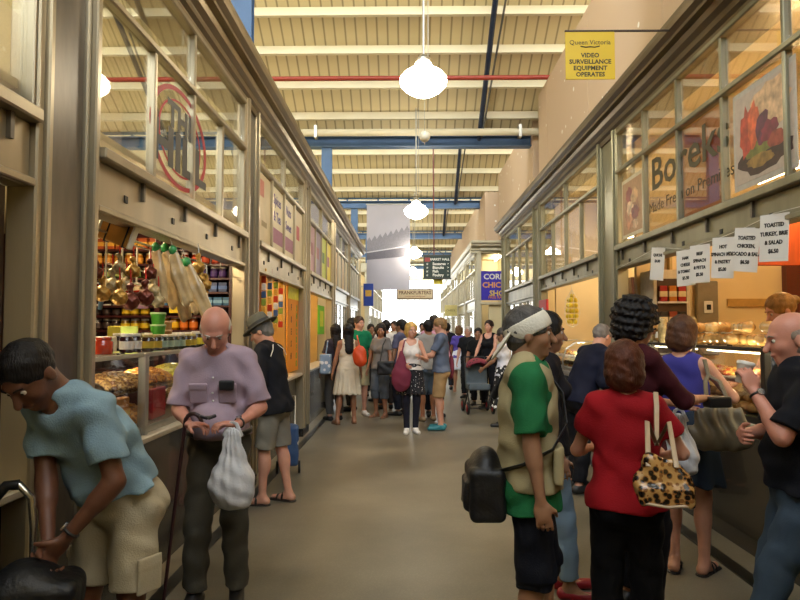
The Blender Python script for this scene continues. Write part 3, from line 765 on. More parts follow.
    if top:
        tmt = topmat or cloth(top)
        inf = toploose; tp = torso(inf, .035)
        hemp = TT(0, 0, hem)
        # lower hem: continue the torso straight down to the hem
        tp.append(cone(TT(0, 0, 1.1), hemp, lv[1][1] * ww + inf + .006, (lv[0][1] + .012) * ww + inf + (.004 if tuck else .018), .03, fr, dp + .04, fb=True))
        if sleeve > 0:
            for i in (0, 1):
                if sleeve <= 1:
                    q = sh[i] + (elb[i] - sh[i]) * sleeve; tp.append(cone(sh[i], q, ar * 1.06 + inf, ar * .98 + inf + .012, .035, fb=True))
                else:
                    tp.append(cone(sh[i], elb[i], ar * 1.12 + inf, ar * .9 + inf + .004, .03)); q = elb[i] + (wri[i] - elb[i]) * (sleeve - 1)
                    tp.append(cone(elb[i], q, ar * .95 + inf + .002, ar * .6 + inf + .008, .02, fb=True))
        tp.append(plane(hemp, -(Rl @ V(0, 0, 1)), .006))
        if sleeve == 0:        # singlet or dress: bare shoulders
            for sg in (-1, 1):
                tp.append(ell(TT(sg * (shx + .03), -.01, 1.41), (.075 * S, .12 * S, .11 * S), .02, Ru, '-'))
            tp.append(ell(TT(0, .06, 1.47), (.08 * S, .1 * S, .09 * S), .02, Ru, '-'))
        else:
            tp.append(ell(nb + hd * .02 + fru * .02, (.064 * S, .066 * S, .05 * S), .012, Ru, '-'))
            if neckline: tp.append(ell(TT(0, .13, 1.44 - neckline * .3), (.05 * S, .06 * S, (.06 + neckline) * S), .012, Ru, '-'))
        sdf_build(topname, tp, h, tmt, e, noise=wrinkle(wr, seed))
    kind, col, bl = bottom
    bm_ = botmat or cloth(col, .1)
    if kind in ('trousers', 'shorts', 'jeans'):
        bp = [cone(pts[0] + V(0, 0, -.0), TT(0, 0, 1.04), lv[0][1] * ww + .011, .142 * ww + .008, .03, fr, dp + .03, fb=True)]
        for sx_ in (-1, 1): bp.append(ell(TT(sx_ * .075, -.06, .9), (.095 * ww, .085 * S, .1 * S), .04, Rl))
        if belly: bp.append(ell(TT(0, .05 + belly * .3, .99), (.13 * ww, (.07 + belly) * S, .1 * S), .05, Rl))
        for i in (0, 1):
            lo_ = .018 if kind == 'shorts' else .012
            if kind == 'shorts':
                q = hj[i] + (kn[i] - hj[i]) * min(1, bl); bp.append(cone(hj[i], q, .086 * lr + .012, .076 * lr + lo_, .03, fb=True))
                if bl > 1: bp.append(cone(kn[i] - (kn[i] - hj[i]) * .1, kn[i] + (an[i] - kn[i]) * (bl - 1), .07 * lr + lo_, .066 * lr + lo_, .02, fb=True))
            else:
                q = an[i] + (kn[i] - an[i]) * bl; slim = .0 if kind == 'jeans' else .008
                bp += [cone(hj[i], kn[i], (.086 * lr + .013), .06 * lr + .013 + slim, .03), cone(kn[i], q, .06 * lr + .013 + slim, .046 * lr + .012 + slim, .02, fb=True)]
        sdf_build('shorts' if kind == 'shorts' else 'trousers', bp, h, bm_, e, noise=wrinkle(wr * .9, seed + 7))
    elif kind in ('skirt', 'dress'):
        topz = 1.06 if kind == 'skirt' else 1.3
        q = V(0, hipy * .5, bl * S); ctr = (an[0] + an[1]) / 2 * .35; q = V(ctr[0], ctr[1] + hipy * .5, bl * S)
        bp = [cone(TT(0, 0, 1.0), q, .165 * ww + .012, .165 * ww + .05 + .1 * max(0, .8 - bl), .03, V(0, 1, 0), .78, fb=True),
              cone(TT(0, 0, topz), TT(0, 0, .97), .13 * ww + .012, .165 * ww + .012, .03, fr, dp)]
        for sx_ in (-1, 1): bp.append(ell(TT(sx_ * .075, -.06, .9), (.095 * ww, .085 * S, .1 * S), .04, Rl))
        for i in (0, 1): bp.append(cone(hj[i], hj[i] + (kn[i] - hj[i]) * .75, .09 * lr + .01, .08 * lr + .01, .05))
        cx, cy = q[0], q[1]
        def fold(X, Y, Z):
            th = np.arctan2(Y - cy, X - cx); return .012 * np.sin(th * 13 + 1.3 * np.sin(th * 3 + seed)) * np.clip((1.0 * S - Z) * 3, 0, 1)
        bp.append(plane(q, (0, 0, -1), .004))
        sdf_build('skirt', bp, h, bm_, e, noise=fold)
    if kind == 'skirt' and len(bottom) > 3: pass
    # shoes
    sc_, sk = shoe
    shm = mat('shoe_' + sc_.strip('#'), sc_, .5, 0, .1, 20)
    for i in (0, 1):
        a_ = an[i]; z0 = a_[2] - .085 * S; f_ = fd[i]
        hl = V(a_[0], a_[1], z0 + .04 * S) - f_ * .038 * S; to = V(a_[0], a_[1], z0 + .03 * S) + f_ * .175 * S
        if sk == 'shoe':
            sp = [cone(hl, to, .043 * S, .036 * S, .02, V(0, 0, 1), .95), cone(a_ - V(0, 0, .005), (hl + to) / 2, .043 * S, .034 * S, .02),
                  plane((0, 0, z0 + .002), (0, 0, -1), .003), plane(a_ + V(0, 0, .005), (0, 0, 1), .003)]
            sdf_build('shoe', sp, min(h, .009), shm, e)
        elif sk == 'flat':
            sp = [cone(hl, to, .042 * S, .034 * S, .02, V(0, 0, 1), .95), ell((hl + to) / 2 + V(0, 0, .038), (.032, .07, .03), .01, rotz(math.atan2(-f_[0], f_[1])), '-'), plane((0, 0, z0 + .002), (0, 0, -1), .003)]
            sdf_build('shoe', sp, min(h, .008), shm, e)
        elif sk == 'sandal':
            lat = V(f_[1], -f_[0], 0)
            sp = [cone(hl - V(0, 0, .034), to - V(0, 0, .026), .045 * S, .042 * S, .01, V(0, 0, 1), .3)]
            q = sdf_build('sandal', sp, min(h, .007), shm, e)
            for u in (.05, .11):
                c0 = V(a_[0], a_[1], z0) + f_ * u * S; rr_ = (.044 if u < .1 else .04) * S; ht = (.075 if u < .1 else .05) * S
                MB().tube([c0 + lat * rr_ * math.cos(t) + V(0, 0, .006 + ht * math.sin(t)) for t in np.linspace(0, math.pi, 9)], .011, 6, flat=tuple(f_)).build('strap', shm, q)
    # hair
    hkind, hcol = hair
    hm = mat('hair_' + hcol.strip('#'), hcol, .55, 0, .35, 25, .5, 150, stretch=(1, 1, .3), spec=.3)
    HL = dict(short=1, crop=1, receding=1, bob=1, long=1, curly=1, bun=1, pony=1)
    hh = min(h, .008)
    if hkind in HL:
        t_ = {'crop': .004, 'short': .01, 'receding': .005, 'curly': .03, 'bob': .014, 'long': .014, 'bun': .01, 'pony': .01}[hkind]
        hp = [he((0, -.016, .034), (.077 + t_, .098 + t_, .089 + t_), .01)]
        if hkind in ('bob', 'curly'): hp += [he((0, -.05, -.04), (.082 + t_ * .6, .062 + t_ * .6, .08), .03), he((-.06, -.01, -.03), (.03, .045, .06), .02), he((.06, -.01, -.03), (.03, .045, .06), .02)]
        if hkind == 'curly': hp += [he((0, -.02, .06), (.1, .11, .09), .03)]
        if hkind == 'short': hp += [he((0, -.055, -.03), (.066, .052, .055), .02)]
        if hkind == 'long':
            b1 = nb + Ru @ V(0, -.09, -.17) * S
            hp += [cone(HT(0, -.05, -.02), b1, .085 * hs, .075, .04, fru, .55), he((-.062, .0, -.04), (.022, .04, .08), .02), he((.062, .0, -.04), (.022, .04, .08), .02)]
        if hkind == 'bun': hp += [he((0, -.125, .03), (.035, .035, .035), .015)]
        if hkind == 'pony': hp += [cone(HT(0, -.11, .03), HT(0, -.15, -.12), .03, .018, .02)]
        # clear the face
        if hkind == 'receding': hp.append(he((0, .1, .05), (.06, .07, .08), .01, '-')); hp.append(he((0, .125, -.03), (.08, .085, .12), .01, '-')); hp += [he((-.1, .05, -.05), (.06, .06, .06), .01, '-'), he((.1, .05, -.05), (.06, .06, .06), .01, '-')]
        else:
            hp.append(he((0, .125, -.035), (.075, .085, .115), .012, '-'))
            if hkind in ('short', 'crop'):
                hp += [he((-.1, .05, -.05), (.06, .06, .06), .01, '-'), he((.1, .05, -.05), (.06, .06, .06), .01, '-'), he((-.095, -.005, -.045), (.025, .03, .055), .01, '-'), he((.095, -.005, -.045), (.025, .03, .055), .01, '-')]
        def hn(X, Y, Z):
            a_ = .009 if hkind == 'curly' else .0022; f_ = 130 if hkind == 'curly' else 120
            return a_ * (np.sin(X * f_ + 2 * np.sin(Z * f_ * .7)) * np.sin(Y * f_ * .9 + seed) + .7 * np.sin(Z * f_ * 1.1 + X * 40))
        sdf_build('hair', hp, hh, hm, e, noise=hn)
    if hkind == 'fringe':      # ring of hair round a bald crown
        hp = [he((0, -.018, .0), (.083, .102, .094), .01), he((0, .085, .0), (.12, .08, .2), .01, '-'), he((0, -.0, .125), (.075, .13, .085), .01, '-')]
        hp += [he((-.09, .012, -.04), (.03, .03, .045), .01, '-'), he((.09, .012, -.04), (.03, .03, .045), .01, '-'), he((0, -.05, -.1), (.1, .1, .045), .01, '-')]
        sdf_build('hair', hp, hh, hm, e)
    if face_lod:
        em = mat('eye_white', '#cfc4b8', .2, 0, 0); irm = mat('eye_iris_dark', '#1c120c', .15, 0, 0)
        nseg = 10
        for sx_ in (-1, 1):
            c_ = HT(sx_ * .03, .077, .006); q = MB(); rr_ = .0112 * hs
            Mx = Matrix(Rh.tolist()).to_4x4(); Mx.translation = Vector(c_)
            q.lathe([(rr_ * math.cos(t), rr_ * math.sin(t)) for t in np.linspace(-1.5, 1.5, 7)], nseg, Mx)
            ey = q.build('eye', em, e)
            Mi = Mx @ Matrix.Translation((0, rr_ * .82, -.001)) @ Matrix.Rotation(R(-90), 4, 'X')
            MB().lathe([(.0058, 0), (.004, .0024), (.0005, .003)], 10, Mi).build('iris', irm, ey)
            bq = MB(); bq.tube([HT(sx_ * .015, .095, .026), HT(sx_ * .03, .093, .032), HT(sx_ * .047, .08, .027)], [.003, .0036, .002], 6).build('eyebrow', hm if hkind != 'none' else irm, e)
    info = dict(e=e, HT=HT, Rh=Rh, hc=hc, TT=TT, sh=sh, elb=elb, wri=wri, an=an, kn=kn, fr=fr, Ru=Ru, Rl=Rl, S=S, nb=nb, hj=hj, hs=hs, h=h, ww=ww, hand=[w_ + nrm(w_ - b_) * .07 * S for w_, b_ in zip(wri, elb)])
    if extra: extra(info)
    return info
def hat_brim(I, col, crown=.1, brim=.055, band='#1d1d1d'):
    hm = mat('hat_' + col.strip('#'), col, .8, 0, .1, 10, .3, 120)
    M = Matrix(I['Rh'].tolist()).to_4x4(); M.translation = Vector(I['HT'](0, -.01, .055)); M = M @ Matrix.Rotation(R(-6), 4, 'X')
    r0 = .093
    q = MB().lathe([(r0 + brim, -.012), (r0 + brim + .004, -.004), (r0 + .02, .004), (r0, .008), (r0 - .004, crown * .6), (r0 - .012, crown), (r0 - .035, crown + .012), (.03, crown - .004), (.002, crown - .006)], 26, M @ Matrix.Diagonal((1, 1.18, 1, 1)))
    o = q.build('hat', hm, I['e'])
    MB().lathe([(r0 + .002, .01), (r0 + .003, .035)], 26, M @ Matrix.Diagonal((1, 1.18, 1, 1))).build('hat_band', mat('hat_band', band, .6), o)
def watch(I, i, col='#c9c9c9'):
    p = I['wri'][i]; d = nrm(p - I['elb'][i]); c = p - d * .025
    u = nrm(np.cross(d, V(0, 0, 1))); v = np.cross(d, u); r = .027
    q = MB(); q.tube([c + u * r * math.cos(t) + v * r * math.sin(t) for t in np.linspace(0, 2 * math.pi, 17)], .006, 6, cap=False)
    o = q.build('watch', mat('watch_band', '#2a2a2a', .4), I['e'])
    M = frame(c - v * (r + .004), tuple(d), tuple(u)); MB().lathe([(.017, -.004), (.017, .004), (.001, .005)], 14, M).build('watch_face', mat('watch_metal', col, .2, .8), o)
# ------------------------------------------------------------------ the cast
NH, MH, FH = .0058, .0075, .0095
ORG = Matrix.Identity(4)
def world(I, p):      # person-local point to world
    m = Matrix.Translation(I['e'].location) @ Matrix.Rotation(I['e'].rotation_euler[2], 4, 'Z'); return m @ Vector(tuple(p))
# 1 man in the pale blue T-shirt bending at the left
def ex_cargo(I):
    S = I['S']
    for i in (0, 1):
        a, b = I['hj'][i], I['kn'][i]; c = a + (b - a) * .62; sg = -1 if i == 0 else 1; d = nrm(b - a)
        Rm = np.stack([nrm(np.cross(V(0, 1, 0), d)) * 1.0, V(0, 1, 0), d], 1)
        pk = sdf_build('cargo_pocket', [rbox(c + V(sg * .088, -.005, 0), (.003, .05, .06), .006, Rm=None), rbox(c + V(sg * .091, -.005, .05), (.003, .053, .018), .006)], .0055, cloth('#b5a98e', .1), I['e'], noise=wrinkle(.002, 3))
    watch(I, 0, '#dcdcdc')
A1 = person('man in pale blue T-shirt and cream cargo shorts bending over by the nearest left pillar', (-1.19, 2.58), 154, 1.70, skin='brown', lean=19, bend=27, side=3, head=(48, 14, 6), hipy=-.04,
       feet=((-.13, -.06), (.14, .04)), hands=(V(-.1, .27, .86), V(-.03, .29, .84)), hand_kw={0: dict(curl=.7), 1: dict(curl=.6)}, poles=(V(-.7, -.5, 0), V(.7, -.6, 0)),
       top='#88a3b0', sleeve=.72, hem=1.0, toploose=.018, bottom=('shorts', '#b5a98e', .76), shoe=('#3a2a20', 'shoe'), hair=('crop', '#140f0c'), w=.97, belly=.02, h=NH, wr=.009, seed=3, extra=ex_cargo)
# 2 old man in the lilac shirt
def ex_old(I):
    HT, nb, Ru, TT = I['HT'], I['nb'], I['Ru'], I['TT']; sm_ = cloth('#a8939f')
    for sg in (-1, 1):
        c = nb + Ru @ V(sg * .035, .075, -.028); Rc = Ru @ rotz(R(-sg * 25)) @ rotx(R(35)) @ roty(R(sg * 25))
        sdf_build('collar', [rbox(c, (.034, .004, .02), .006, Rm=Rc)], .005, sm_, I['e'])
        c = TT(sg * .085, .131 + .012, 1.27); sdf_build('chest_pocket', [rbox(c, (.045, .003, .05), .006, Rm=Ru), rbox(c + Ru @ V(0, .004, .045), (.047, .003, .014), .005, Rm=Ru)], .005, sm_, I['e'])
    q = MB(); 
    for z in (1.36, 1.28, 1.2, 1.12): q.lathe([(.006, 0), (.006, .004), (.001, .005)], 8, Matrix.Translation(Vector(TT(0, .155 if z < 1.3 else .125, z))) @ Matrix.Rotation(R(-90), 4, 'X'))
    q.build('buttons', white_p, I['e'])
    c = TT(-.085, .155, 1.325); sdf_build('spectacle_case', [rbox(c, (.035, .006, .02), .008)], .005, blackm, I['e'])
    sdf_build('belt', [cone(TT(0, 0, .985), TT(0, 0, 1.015), .193, .19, .01, (0, 1, 0), .86, fa=True, fb=True)], .007, mat('dark_belt', '#15110e', .4), I['e'])
    for i in (0, 1):       # strap of a watch on the left wrist
        pass
    watch(I, 0, '#b8a878')
A2 = person('old man in a short sleeved lilac shirt looking down at a small black wallet', (-1.12, 3.8), 184, 1.76, skin='pink', lean=4, bend=12, head=(40, 6, 0),
       feet=((-.11, .0), (.12, .04)), hands=(V(-.16, .30, 1.08), V(.1, .30, 1.08)), hand_kw={0: dict(dir=(.75, .4, .1), n=(.2, .1, -1), curl=.6, thumb=(.2, -.3, 1)), 1: dict(dir=(-.75, .35, .05), n=(-.2, .1, -1), curl=.6, thumb=(0, 0, 1))},
       poles=(V(-.5, -.6, -.6), V(.5, -.6, -.6)), top='#a8939f', sleeve=.9, hem=.98, tuck=True, toploose=.02, bottom=('trousers', '#4b473d', .05), shoe=('#1c1917', 'shoe'), hair=('fringe', '#bcb4a8'), w=.94, belly=.05, h=NH, wr=.008, seed=11, extra=ex_old)
# 3 man in the felt hat
def ex_hat(I):
    hat_brim(I, '#4a4a40', .1, .06)
    for sg in (-1, 1):
        q = MB(); q.tube([I['TT'](sg * x, y, z) for x, y, z in ((.05, .09, 1.47), (.12, .11, 1.42), (.17, .1, 1.37))], .004, 5); q.build('piping', white_p, I['e'])
        q = MB(); q.tube([I['TT'](sg * x, y, z) for x, y, z in ((.05, -.09, 1.47), (.12, -.11, 1.42), (.18, -.1, 1.36))], .004, 5); q.build('piping', white_p, I['e'])
A3 = person('man in a grey felt hat, navy polo and grey shorts at the left counter', (-1.24, 5.95), 78, 1.72, skin='fair', lean=6, bend=8, head=(26, 4, 0), feet=((-.09, .08), (.1, -.1)),
       hands=(V(-.1, .28, 1.1), V(.1, .25, 1.08)), top='#15161c', sleeve=.95, hem=.84, toploose=.02, bottom=('shorts', '#7b7669', .95), shoe=('#2a1f18', 'sandal'), hair=('short', '#6f6a62'), belly=.03, h=MH, seed=5, extra=ex_hat)
# visor man
def ex_vest(I):
    HT, TT, S, Ru = I['HT'], I['TT'], I['S'], I['Ru']
    ww = I['ww']; vm = cloth('#a2946f', .1)
    lv = [(.93, .155), (1.08, .142), (1.27, .165), (1.37, .15)]; pts = [TT(0, 0, z) for z, r in lv]; f = Ru @ V(0, 1, 0)
    inf = .034
    ps = [cone(pts[i], pts[i + 1], lv[i][1] * ww + inf, lv[i + 1][1] * ww + inf, .03, f, .72) for i in range(3)] + [cone(TT(-.13, -.01, 1.425), TT(.13, -.01, 1.425), .072, .072, .045)]
    ps.append(cone(TT(0, 0, 1.1), TT(0, 0, .9), .15 * ww + inf, .172 * ww + inf, .03, f, .78))
    ps.append(plane(TT(0, 0, .9), (0, 0, -1), .006))
    for sg in (-1, 1): ps.append(ell(TT(sg * .225, -.0, 1.36), (.088, .15, .19), .02, Ru, '-'))
    ps.append(ell(TT(0, .04, 1.52), (.075, .09, .08), .02, Ru, '-')); ps.append(ell(TT(0, .26, 1.3), (.05, .14, .28), .02, Ru, '-'))
    v = sdf_build('vest', ps, .0065, vm, I['e'], noise=wrinkle(.008, 4))
    for sg in (-1, 1):
        sdf_build('vest_pocket', [rbox(TT(sg * .12, .125, 1.02), (.055, .012, .07), .01), rbox(TT(sg * .12, .14, 1.09), (.057, .006, .016), .006)], .006, vm, v)
        c = I['nb'] + Ru @ V(sg * .05, .03, -.012); sdf_build('collar', [rbox(c, (.006, .05, .022), .006, Rm=Ru @ rotz(R(sg * 18)))], .0055, cloth('#236a3e'), I['e'])
    # white folded visor worn back to front
    he = lambda c, r, k=.01, op='+': ell(HT(*c), np.array(r) * I['hs'], k, I['Rh'], op)
    wm = mat('white_towelling', '#ddd6c4', .85, 0, .04, 20, .4, 100)
    tilt = I['Rh'] @ rotx(R(14))
    up = tilt @ V(0, 0, 1)
    bz = I['Rh'] @ rotx(R(30)); up = bz @ V(0, 0, 1)
    ps = [he((0, -.014, .034), (.09, .112, .104)), plane(HT(0, .0, .082), up, .004), plane(HT(0, 0, -.008), -up, .004), he((0, -.016, .034), (.08, .102, .096), .005, '-')]
    sdf_build('visor_band', ps, .0055, wm, I['e'])
    pr = I['Rh'] @ rotx(R(58)); c = HT(0, -.118, -.045)
    sdf_build('visor_peak', [ell(c, (.085, .1, .011), .008, pr), he((0, 0, -.0), (.08, .098, .12), .01, '-')], .005, wm, I['e'])
A4 = person('man in a backward white visor, beige vest over green T-shirt and navy shorts', (.56, 3.02), -98, 1.7, skin='olive', lean=-2, bend=4, head=(2, 0, 0), feet=((-.1, .08), (.1, -.04)),
       hands=(None, V(.25, .05, .72)), hand_kw={1: dict(curl=.5)}, top='#236a3e', sleeve=.85, hem=.8, toploose=.022, bottom=('shorts', '#14151d', 1.1), shoe=('#3a3a3a', 'shoe'), hair=('short', '#4b4743'), w=.95, h=NH, wr=.006, seed=8, extra=ex_vest)
# person behind the visor man
A5 = person('person with dark hair, pale jeans and red flat shoes behind the man in the visor', (.84, 3.95), -96, 1.70, 'f', skin='olive', feet=((-.09, .1), (.09, .12)), head=(4, 0, 0), top='#1d1a1c', sleeve=1.8, hem=.88,
       bottom=('jeans', '#7e93a3', .12), shoe=('#8e0f1a', 'flat'), hair=('bob', '#14100e'), h=MH, seed=9)
# woman in red
A6 = person('woman in a red short sleeved top and black trousers with a leopard print bag', (1.0, 3.0), -14, 1.53, 'f', skin='fair', head=(8, -4, 0), feet=((-.1, .0), (.1, .05)), w=1.0,
       hands=(V(-.14, .28, 1.0), V(.2, .26, .98)), hand_kw={1: dict(curl=.9)}, top='#8f1119', sleeve=.55, hem=.9, toploose=.02, bottom=('trousers', '#0d0c0e', .06), shoe=('#101010', 'shoe'), hair=('bob', '#4b2412'), h=NH, wr=.006, seed=13, poles=(None, V(.6, -.6, -.5)))
# curly haired woman in profile
def ex_ear(I):
    for sg in (-1, 1): MB().lathe([(.001, -.008), (.006, -.004), (.007, 0), (.006, .004), (.001, .008)], 10, Matrix.Translation(Vector(I['HT'](sg * .088, .0, -.045)))).build('earring', white_p, I['e'])
A7 = person('woman with dark curly hair, white earring and dark maroon top, in profile', (1.3, 3.72), -72, 1.76, 'f', skin='tan', head=(10, -4, 0), hands=(V(-.1, .36, 1.15), V(.1, .4, 1.2)), hand_kw={1: dict(curl=.5, n=(0, 0, -1))},
       feet=((-.1, .02), (.1, 0)), top='#3a0f16', sleeve=1.2, hem=.86, bottom=('trousers', '#121014', .06), shoe=('#1a1414', 'shoe'), hair=('curly', '#120d0b'), h=MH, seed=15, extra=ex_ear)
# woman in the purple singlet
A8 = person('woman in a purple singlet and denim skirt at the bakery counter', (1.82, 4.3), -38, 1.68, 'f', skin='fair', head=(10, -8, 0), feet=((-.08, .0), (.1, .06)), w=1.06,
       hands=(V(-.12, .3, 1.05), V(.2, .34, 1.2)), hand_kw={1: dict(curl=.6)}, top='#3d3a86', sleeve=0, hem=.9, toploose=.01, bottom=('skirt', '#26303f', .62), shoe=('#1a1416', 'sandal'), hair=('bob', '#4a2c1a'), h=MH, seed=17, poles=(None, V(.5, -.7, -.5)))
# bald man with the cup
A9 = person('balding man in a dark T-shirt and jeans raising a white cup', (1.79, 3.0), 76, 1.68, skin='pink', lean=-4, bend=10, head=(12, 0, 0), hipy=-.02, feet=((-.12, .26), (.13, .14)),
       hands=(V(-.09, .2, 1.32), V(.06, .22, 1.1)), hand_kw={0: dict(dir=(.15, .25, .8), n=(.9, .3, -.1), curl=.75, thumb=(0, -1, .2)), 1: dict(dir=(-.9, .2, 0), n=(0, -1, 0), curl=.5)}, poles=(V(-.5, .0, -1), V(.6, -.3, -.8)),
       top='#16181f', sleeve=.85, hem=.9, toploose=.02, bottom=('jeans', '#3d4c5c', .06), shoe=('#2a2420', 'shoe'), hair=('fringe', '#8d7c6e'), w=1.08, belly=.03, h=NH, wr=.007, seed=19, extra=lambda I: watch(I, 0, '#e6e6e6'))
# person at the right edge in yellow
A10 = person('person in a mustard yellow shirt cut off by the right edge of the picture', (1.70, 2.36), 60, 1.58, 'f', skin='tan', top='#b98a2a', sleeve=.8, hem=.84, bottom=('trousers', '#1c1a1a', .06), hair=('bob', '#1a1210'), h=MH, seed=21)
# seller
A11 = person('blonde shop assistant with her hair tied back, behind the bakery counter', (2.86, 4.9), 95, 1.72, 'f', skin='fair', head=(24, -10, 0), hands=(V(-.15, .3, 1.05), V(.15, .3, 1.05)), top='#1d1b20', sleeve=.5, bottom=('trousers', '#1a1a1a', .06), hair=('bun', '#9a7444'), h=MH, seed=23)
A11['e'].location.z = .15
e = empty('duckboard', (2.98, 4.95, 0), 0, 'raised timber board the blonde shop assistant stands on', 'platform')
MB().bbox(-.45, .45, -.6, .6, 0, .15, .008).build('deck', mat('duckboard_wood', '#6b4a2c', .6), e)
# man at the curved glass counter
def ex_str(I):
    for sg in (-1, 1):
        MB().tube([I['sh'][0 if sg < 0 else 1] + V(0, 0, .07), (I['sh'][0 if sg < 0 else 1] + I['elb'][0 if sg < 0 else 1]) / 2 + V(sg * .062, 0, 0), I['elb'][0 if sg < 0 else 1] + V(sg * .06, 0, 0)], .007, 5).build('stripe', white_p, I['e'])
A12 = person('grey haired man in a dark tracksuit top with white stripes at the curved glass counter', (1.70, 6.45), -66, 1.72, skin='fair', lean=20, bend=14, head=(22, 10, 0), hands=(V(-.12, .4, 1.02), V(.12, .3, 1.0)), feet=((-.1, .0), (.1, -.1)),
       top='#15182a', sleeve=1.85, hem=.86, toploose=.022, bottom=('trousers', '#16161a', .06), hair=('receding', '#77706a'), h=MH, seed=25, extra=ex_str)
# --- middle distance, left group
def pp(px, Y): return ((px - 409) / 640 * Y, Y)
floral = spotmat('black_and_white_floral_cloth', '#e4e0da', '#151515', 16, .35, .8)
polka = spotmat('black_cloth_with_small_dots', '#d8d4ce', '#17151b', 30, .18, .8)
person('woman with long dark hair, dark top and grey trousers at the left counter', (-1.3, 11.3), 30, 1.68, 'f', top='#322c34', sleeve=.7, bottom=('trousers', '#55524f', .08), hair=('long', '#17110f'), hands=(None, V(.2, .25, 1.0)), h=FH, seed=31)
person('man with short dark hair in a grey brown T-shirt behind the dark haired woman', (-1.12, 12.6), 80, 1.82, skin='tan', top='#5f5450', sleeve=.6, bottom=('trousers', '#2d2b2d', .08), hair=('short', '#120e0c'), h=FH, seed=32, head=(6, 0, 0))
person('woman in a cream dress with very long black hair, seen from behind', pp(348, 10.9), 20, 1.68, 'f', skin='tan', top='#d6c7ab', sleeve=0, hem=.95, bottom=('skirt', '#d6c7ab', .52), hair=('long', '#0f0c0c'), shoe=('#6b4a32', 'sandal'), feet=((-.2, -.05), (.12, 0)), hands=(V(-.3, -.0, .72), None), h=FH, seed=33)
person('tall man in a green polo shirt, khaki shorts and white sneakers', pp(359, 11.95), 195, 1.84, top='#17704a', sleeve=.75, bottom=('shorts', '#a39877', .95), shoe=('#d8d4ce', 'shoe'), hair=('short', '#3a2a20'), h=FH, seed=34, head=(5, 20, 0))
person('woman with long dark hair in grey T-shirt and calf length trousers with a black bag', pp(381, 11.7), 150, 1.7, 'f', skin='tan', top='#77706a', sleeve=.6, bottom=('shorts', '#5a6068', 1.35), shoe=('#7a5a44', 'sandal'), hair=('long', '#17110f'), h=FH, seed=35, head=(10, 25, 0))
person('man with thick black hair in a white T-shirt, back turned, deep in the crowd', pp(386, 12.9), 10, 1.78, skin='tan', top='#cfcac2', sleeve=.7, bottom=('trousers', '#3a3a3f', .08), hair=('short', '#0f0c0c'), h=FH, seed=36)
person('person with black hair in a grey violet top behind the blonde woman', pp(401, 12.0), 60, 1.78, skin='olive', top='#57566a', sleeve=.7, bottom=('trousers', '#20222c', .08), hair=('short', '#120f0e'), h=FH, seed=37)
A20 = person('blonde woman in a white singlet and dark dotted skirt over leggings, standing in mid aisle', pp(411, 9.95), 185, 1.7, 'f', skin='fair', top='#d8d0c8', sleeve=0, hem=1.0, bottom=('skirt', '#1b1a22', .62), botmat=polka, shoe=('#e0dcd6', 'shoe'), hair=('bob', '#cfa65c'), hands=(V(-.12, .24, 1.18), V(.1, .25, 1.05)), h=FH, seed=38, head=(2, 15, 0), feet=((-.07, 0), (.07, .02)))
lg = cloth('#20202c')
for i in (0, 1): sdf_build('leggings', [cone(A20['hj'][i], A20['kn'][i], .09, .06, .03), cone(A20['kn'][i], A20['an'][i], .06, .045, .02, fb=True)], .009, lg, A20['e'])
person('man with black hair in a pale grey T-shirt behind the blonde woman', pp(428, 11.2), 20, 1.76, skin='tan', top='#8f8b84', sleeve=.75, bottom=('shorts', '#4f5d6d', 1.1), shoe=('#8a765c', 'shoe'), hair=('short', '#100d0c'), h=FH, seed=39)
person('tall man in a pink shirt behind the couple in mid aisle', pp(434, 11.9), 190, 1.86, skin='pink', top='#c98f9a', sleeve=1.8, bottom=('trousers', '#23252e', .08), hair=('short', '#2a201a'), h=FH, seed=40, head=(10, 10, 0))
person('man in a slate blue T-shirt, tan shorts and teal shoes facing the blonde woman', pp(441, 10.3), 82, 1.78, skin='fair', top='#5d6678', sleeve=.75, bottom=('shorts', '#9c7f58', .98), shoe=('#2f7c84', 'shoe'), hair=('short', '#8a6a42'), hands=(V(-.12, .36, 1.15), V(.1, .34, 1.12)), h=FH, seed=41, head=(14, 0, 0))
person('woman in a purple T-shirt and white skirt walking away on the right of the aisle', pp(459, 16.4), -20, 1.68, 'f', skin='tan', top='#5b4a9a', sleeve=.6, bottom=('skirt', '#d8d8e0', .6), shoe=('#a08870', 'sandal'), hair=('bob', '#6a4a2c'), h=.012, seed=42, feet=((-.1, -.08), (.08, .1)))
person('grey haired person in a black top with a pale pack beyond the pushchair', pp(468, 15.0), 160, 1.66, skin='fair', top='#1a1a1c', sleeve=.7, bottom=('trousers', '#1a1a1c', .08), hair=('short', '#b8b0a4'), h=.012, seed=43)
person('young person with dark hair in a black and yellow T-shirt beside the pushchair', pp(478, 13.6), 170, 1.62, skin='tan', top='#141414', sleeve=.7, bottom=('trousers', '#141414', .08), hair=('short', '#120e0c'), h=.012, seed=44)
person('woman with dark hair tied up in a black singlet holding the pushchair', (1.62, 13.0), 150, 1.78, 'f', skin='fair', top='#141316', sleeve=0, bottom=('trousers', '#1a1a1e', .08), hair=('bun', '#2a1a14'), hands=(V(-.15, .35, 1.05), V(.15, .35, 1.05)), h=FH, seed=45)
person('short haired person in a white top and floral skirt beyond the visor man', (1.56, 10.6), 60, 1.62, 'f', skin='olive', top='#c8c8d0', sleeve=.7, bottom=('skirt', '#222222', .35), botmat=floral, hair=('short', '#3a3430'), hands=(V(-.15, .3, .95), None), h=FH, seed=46, head=(12, 0, 0))
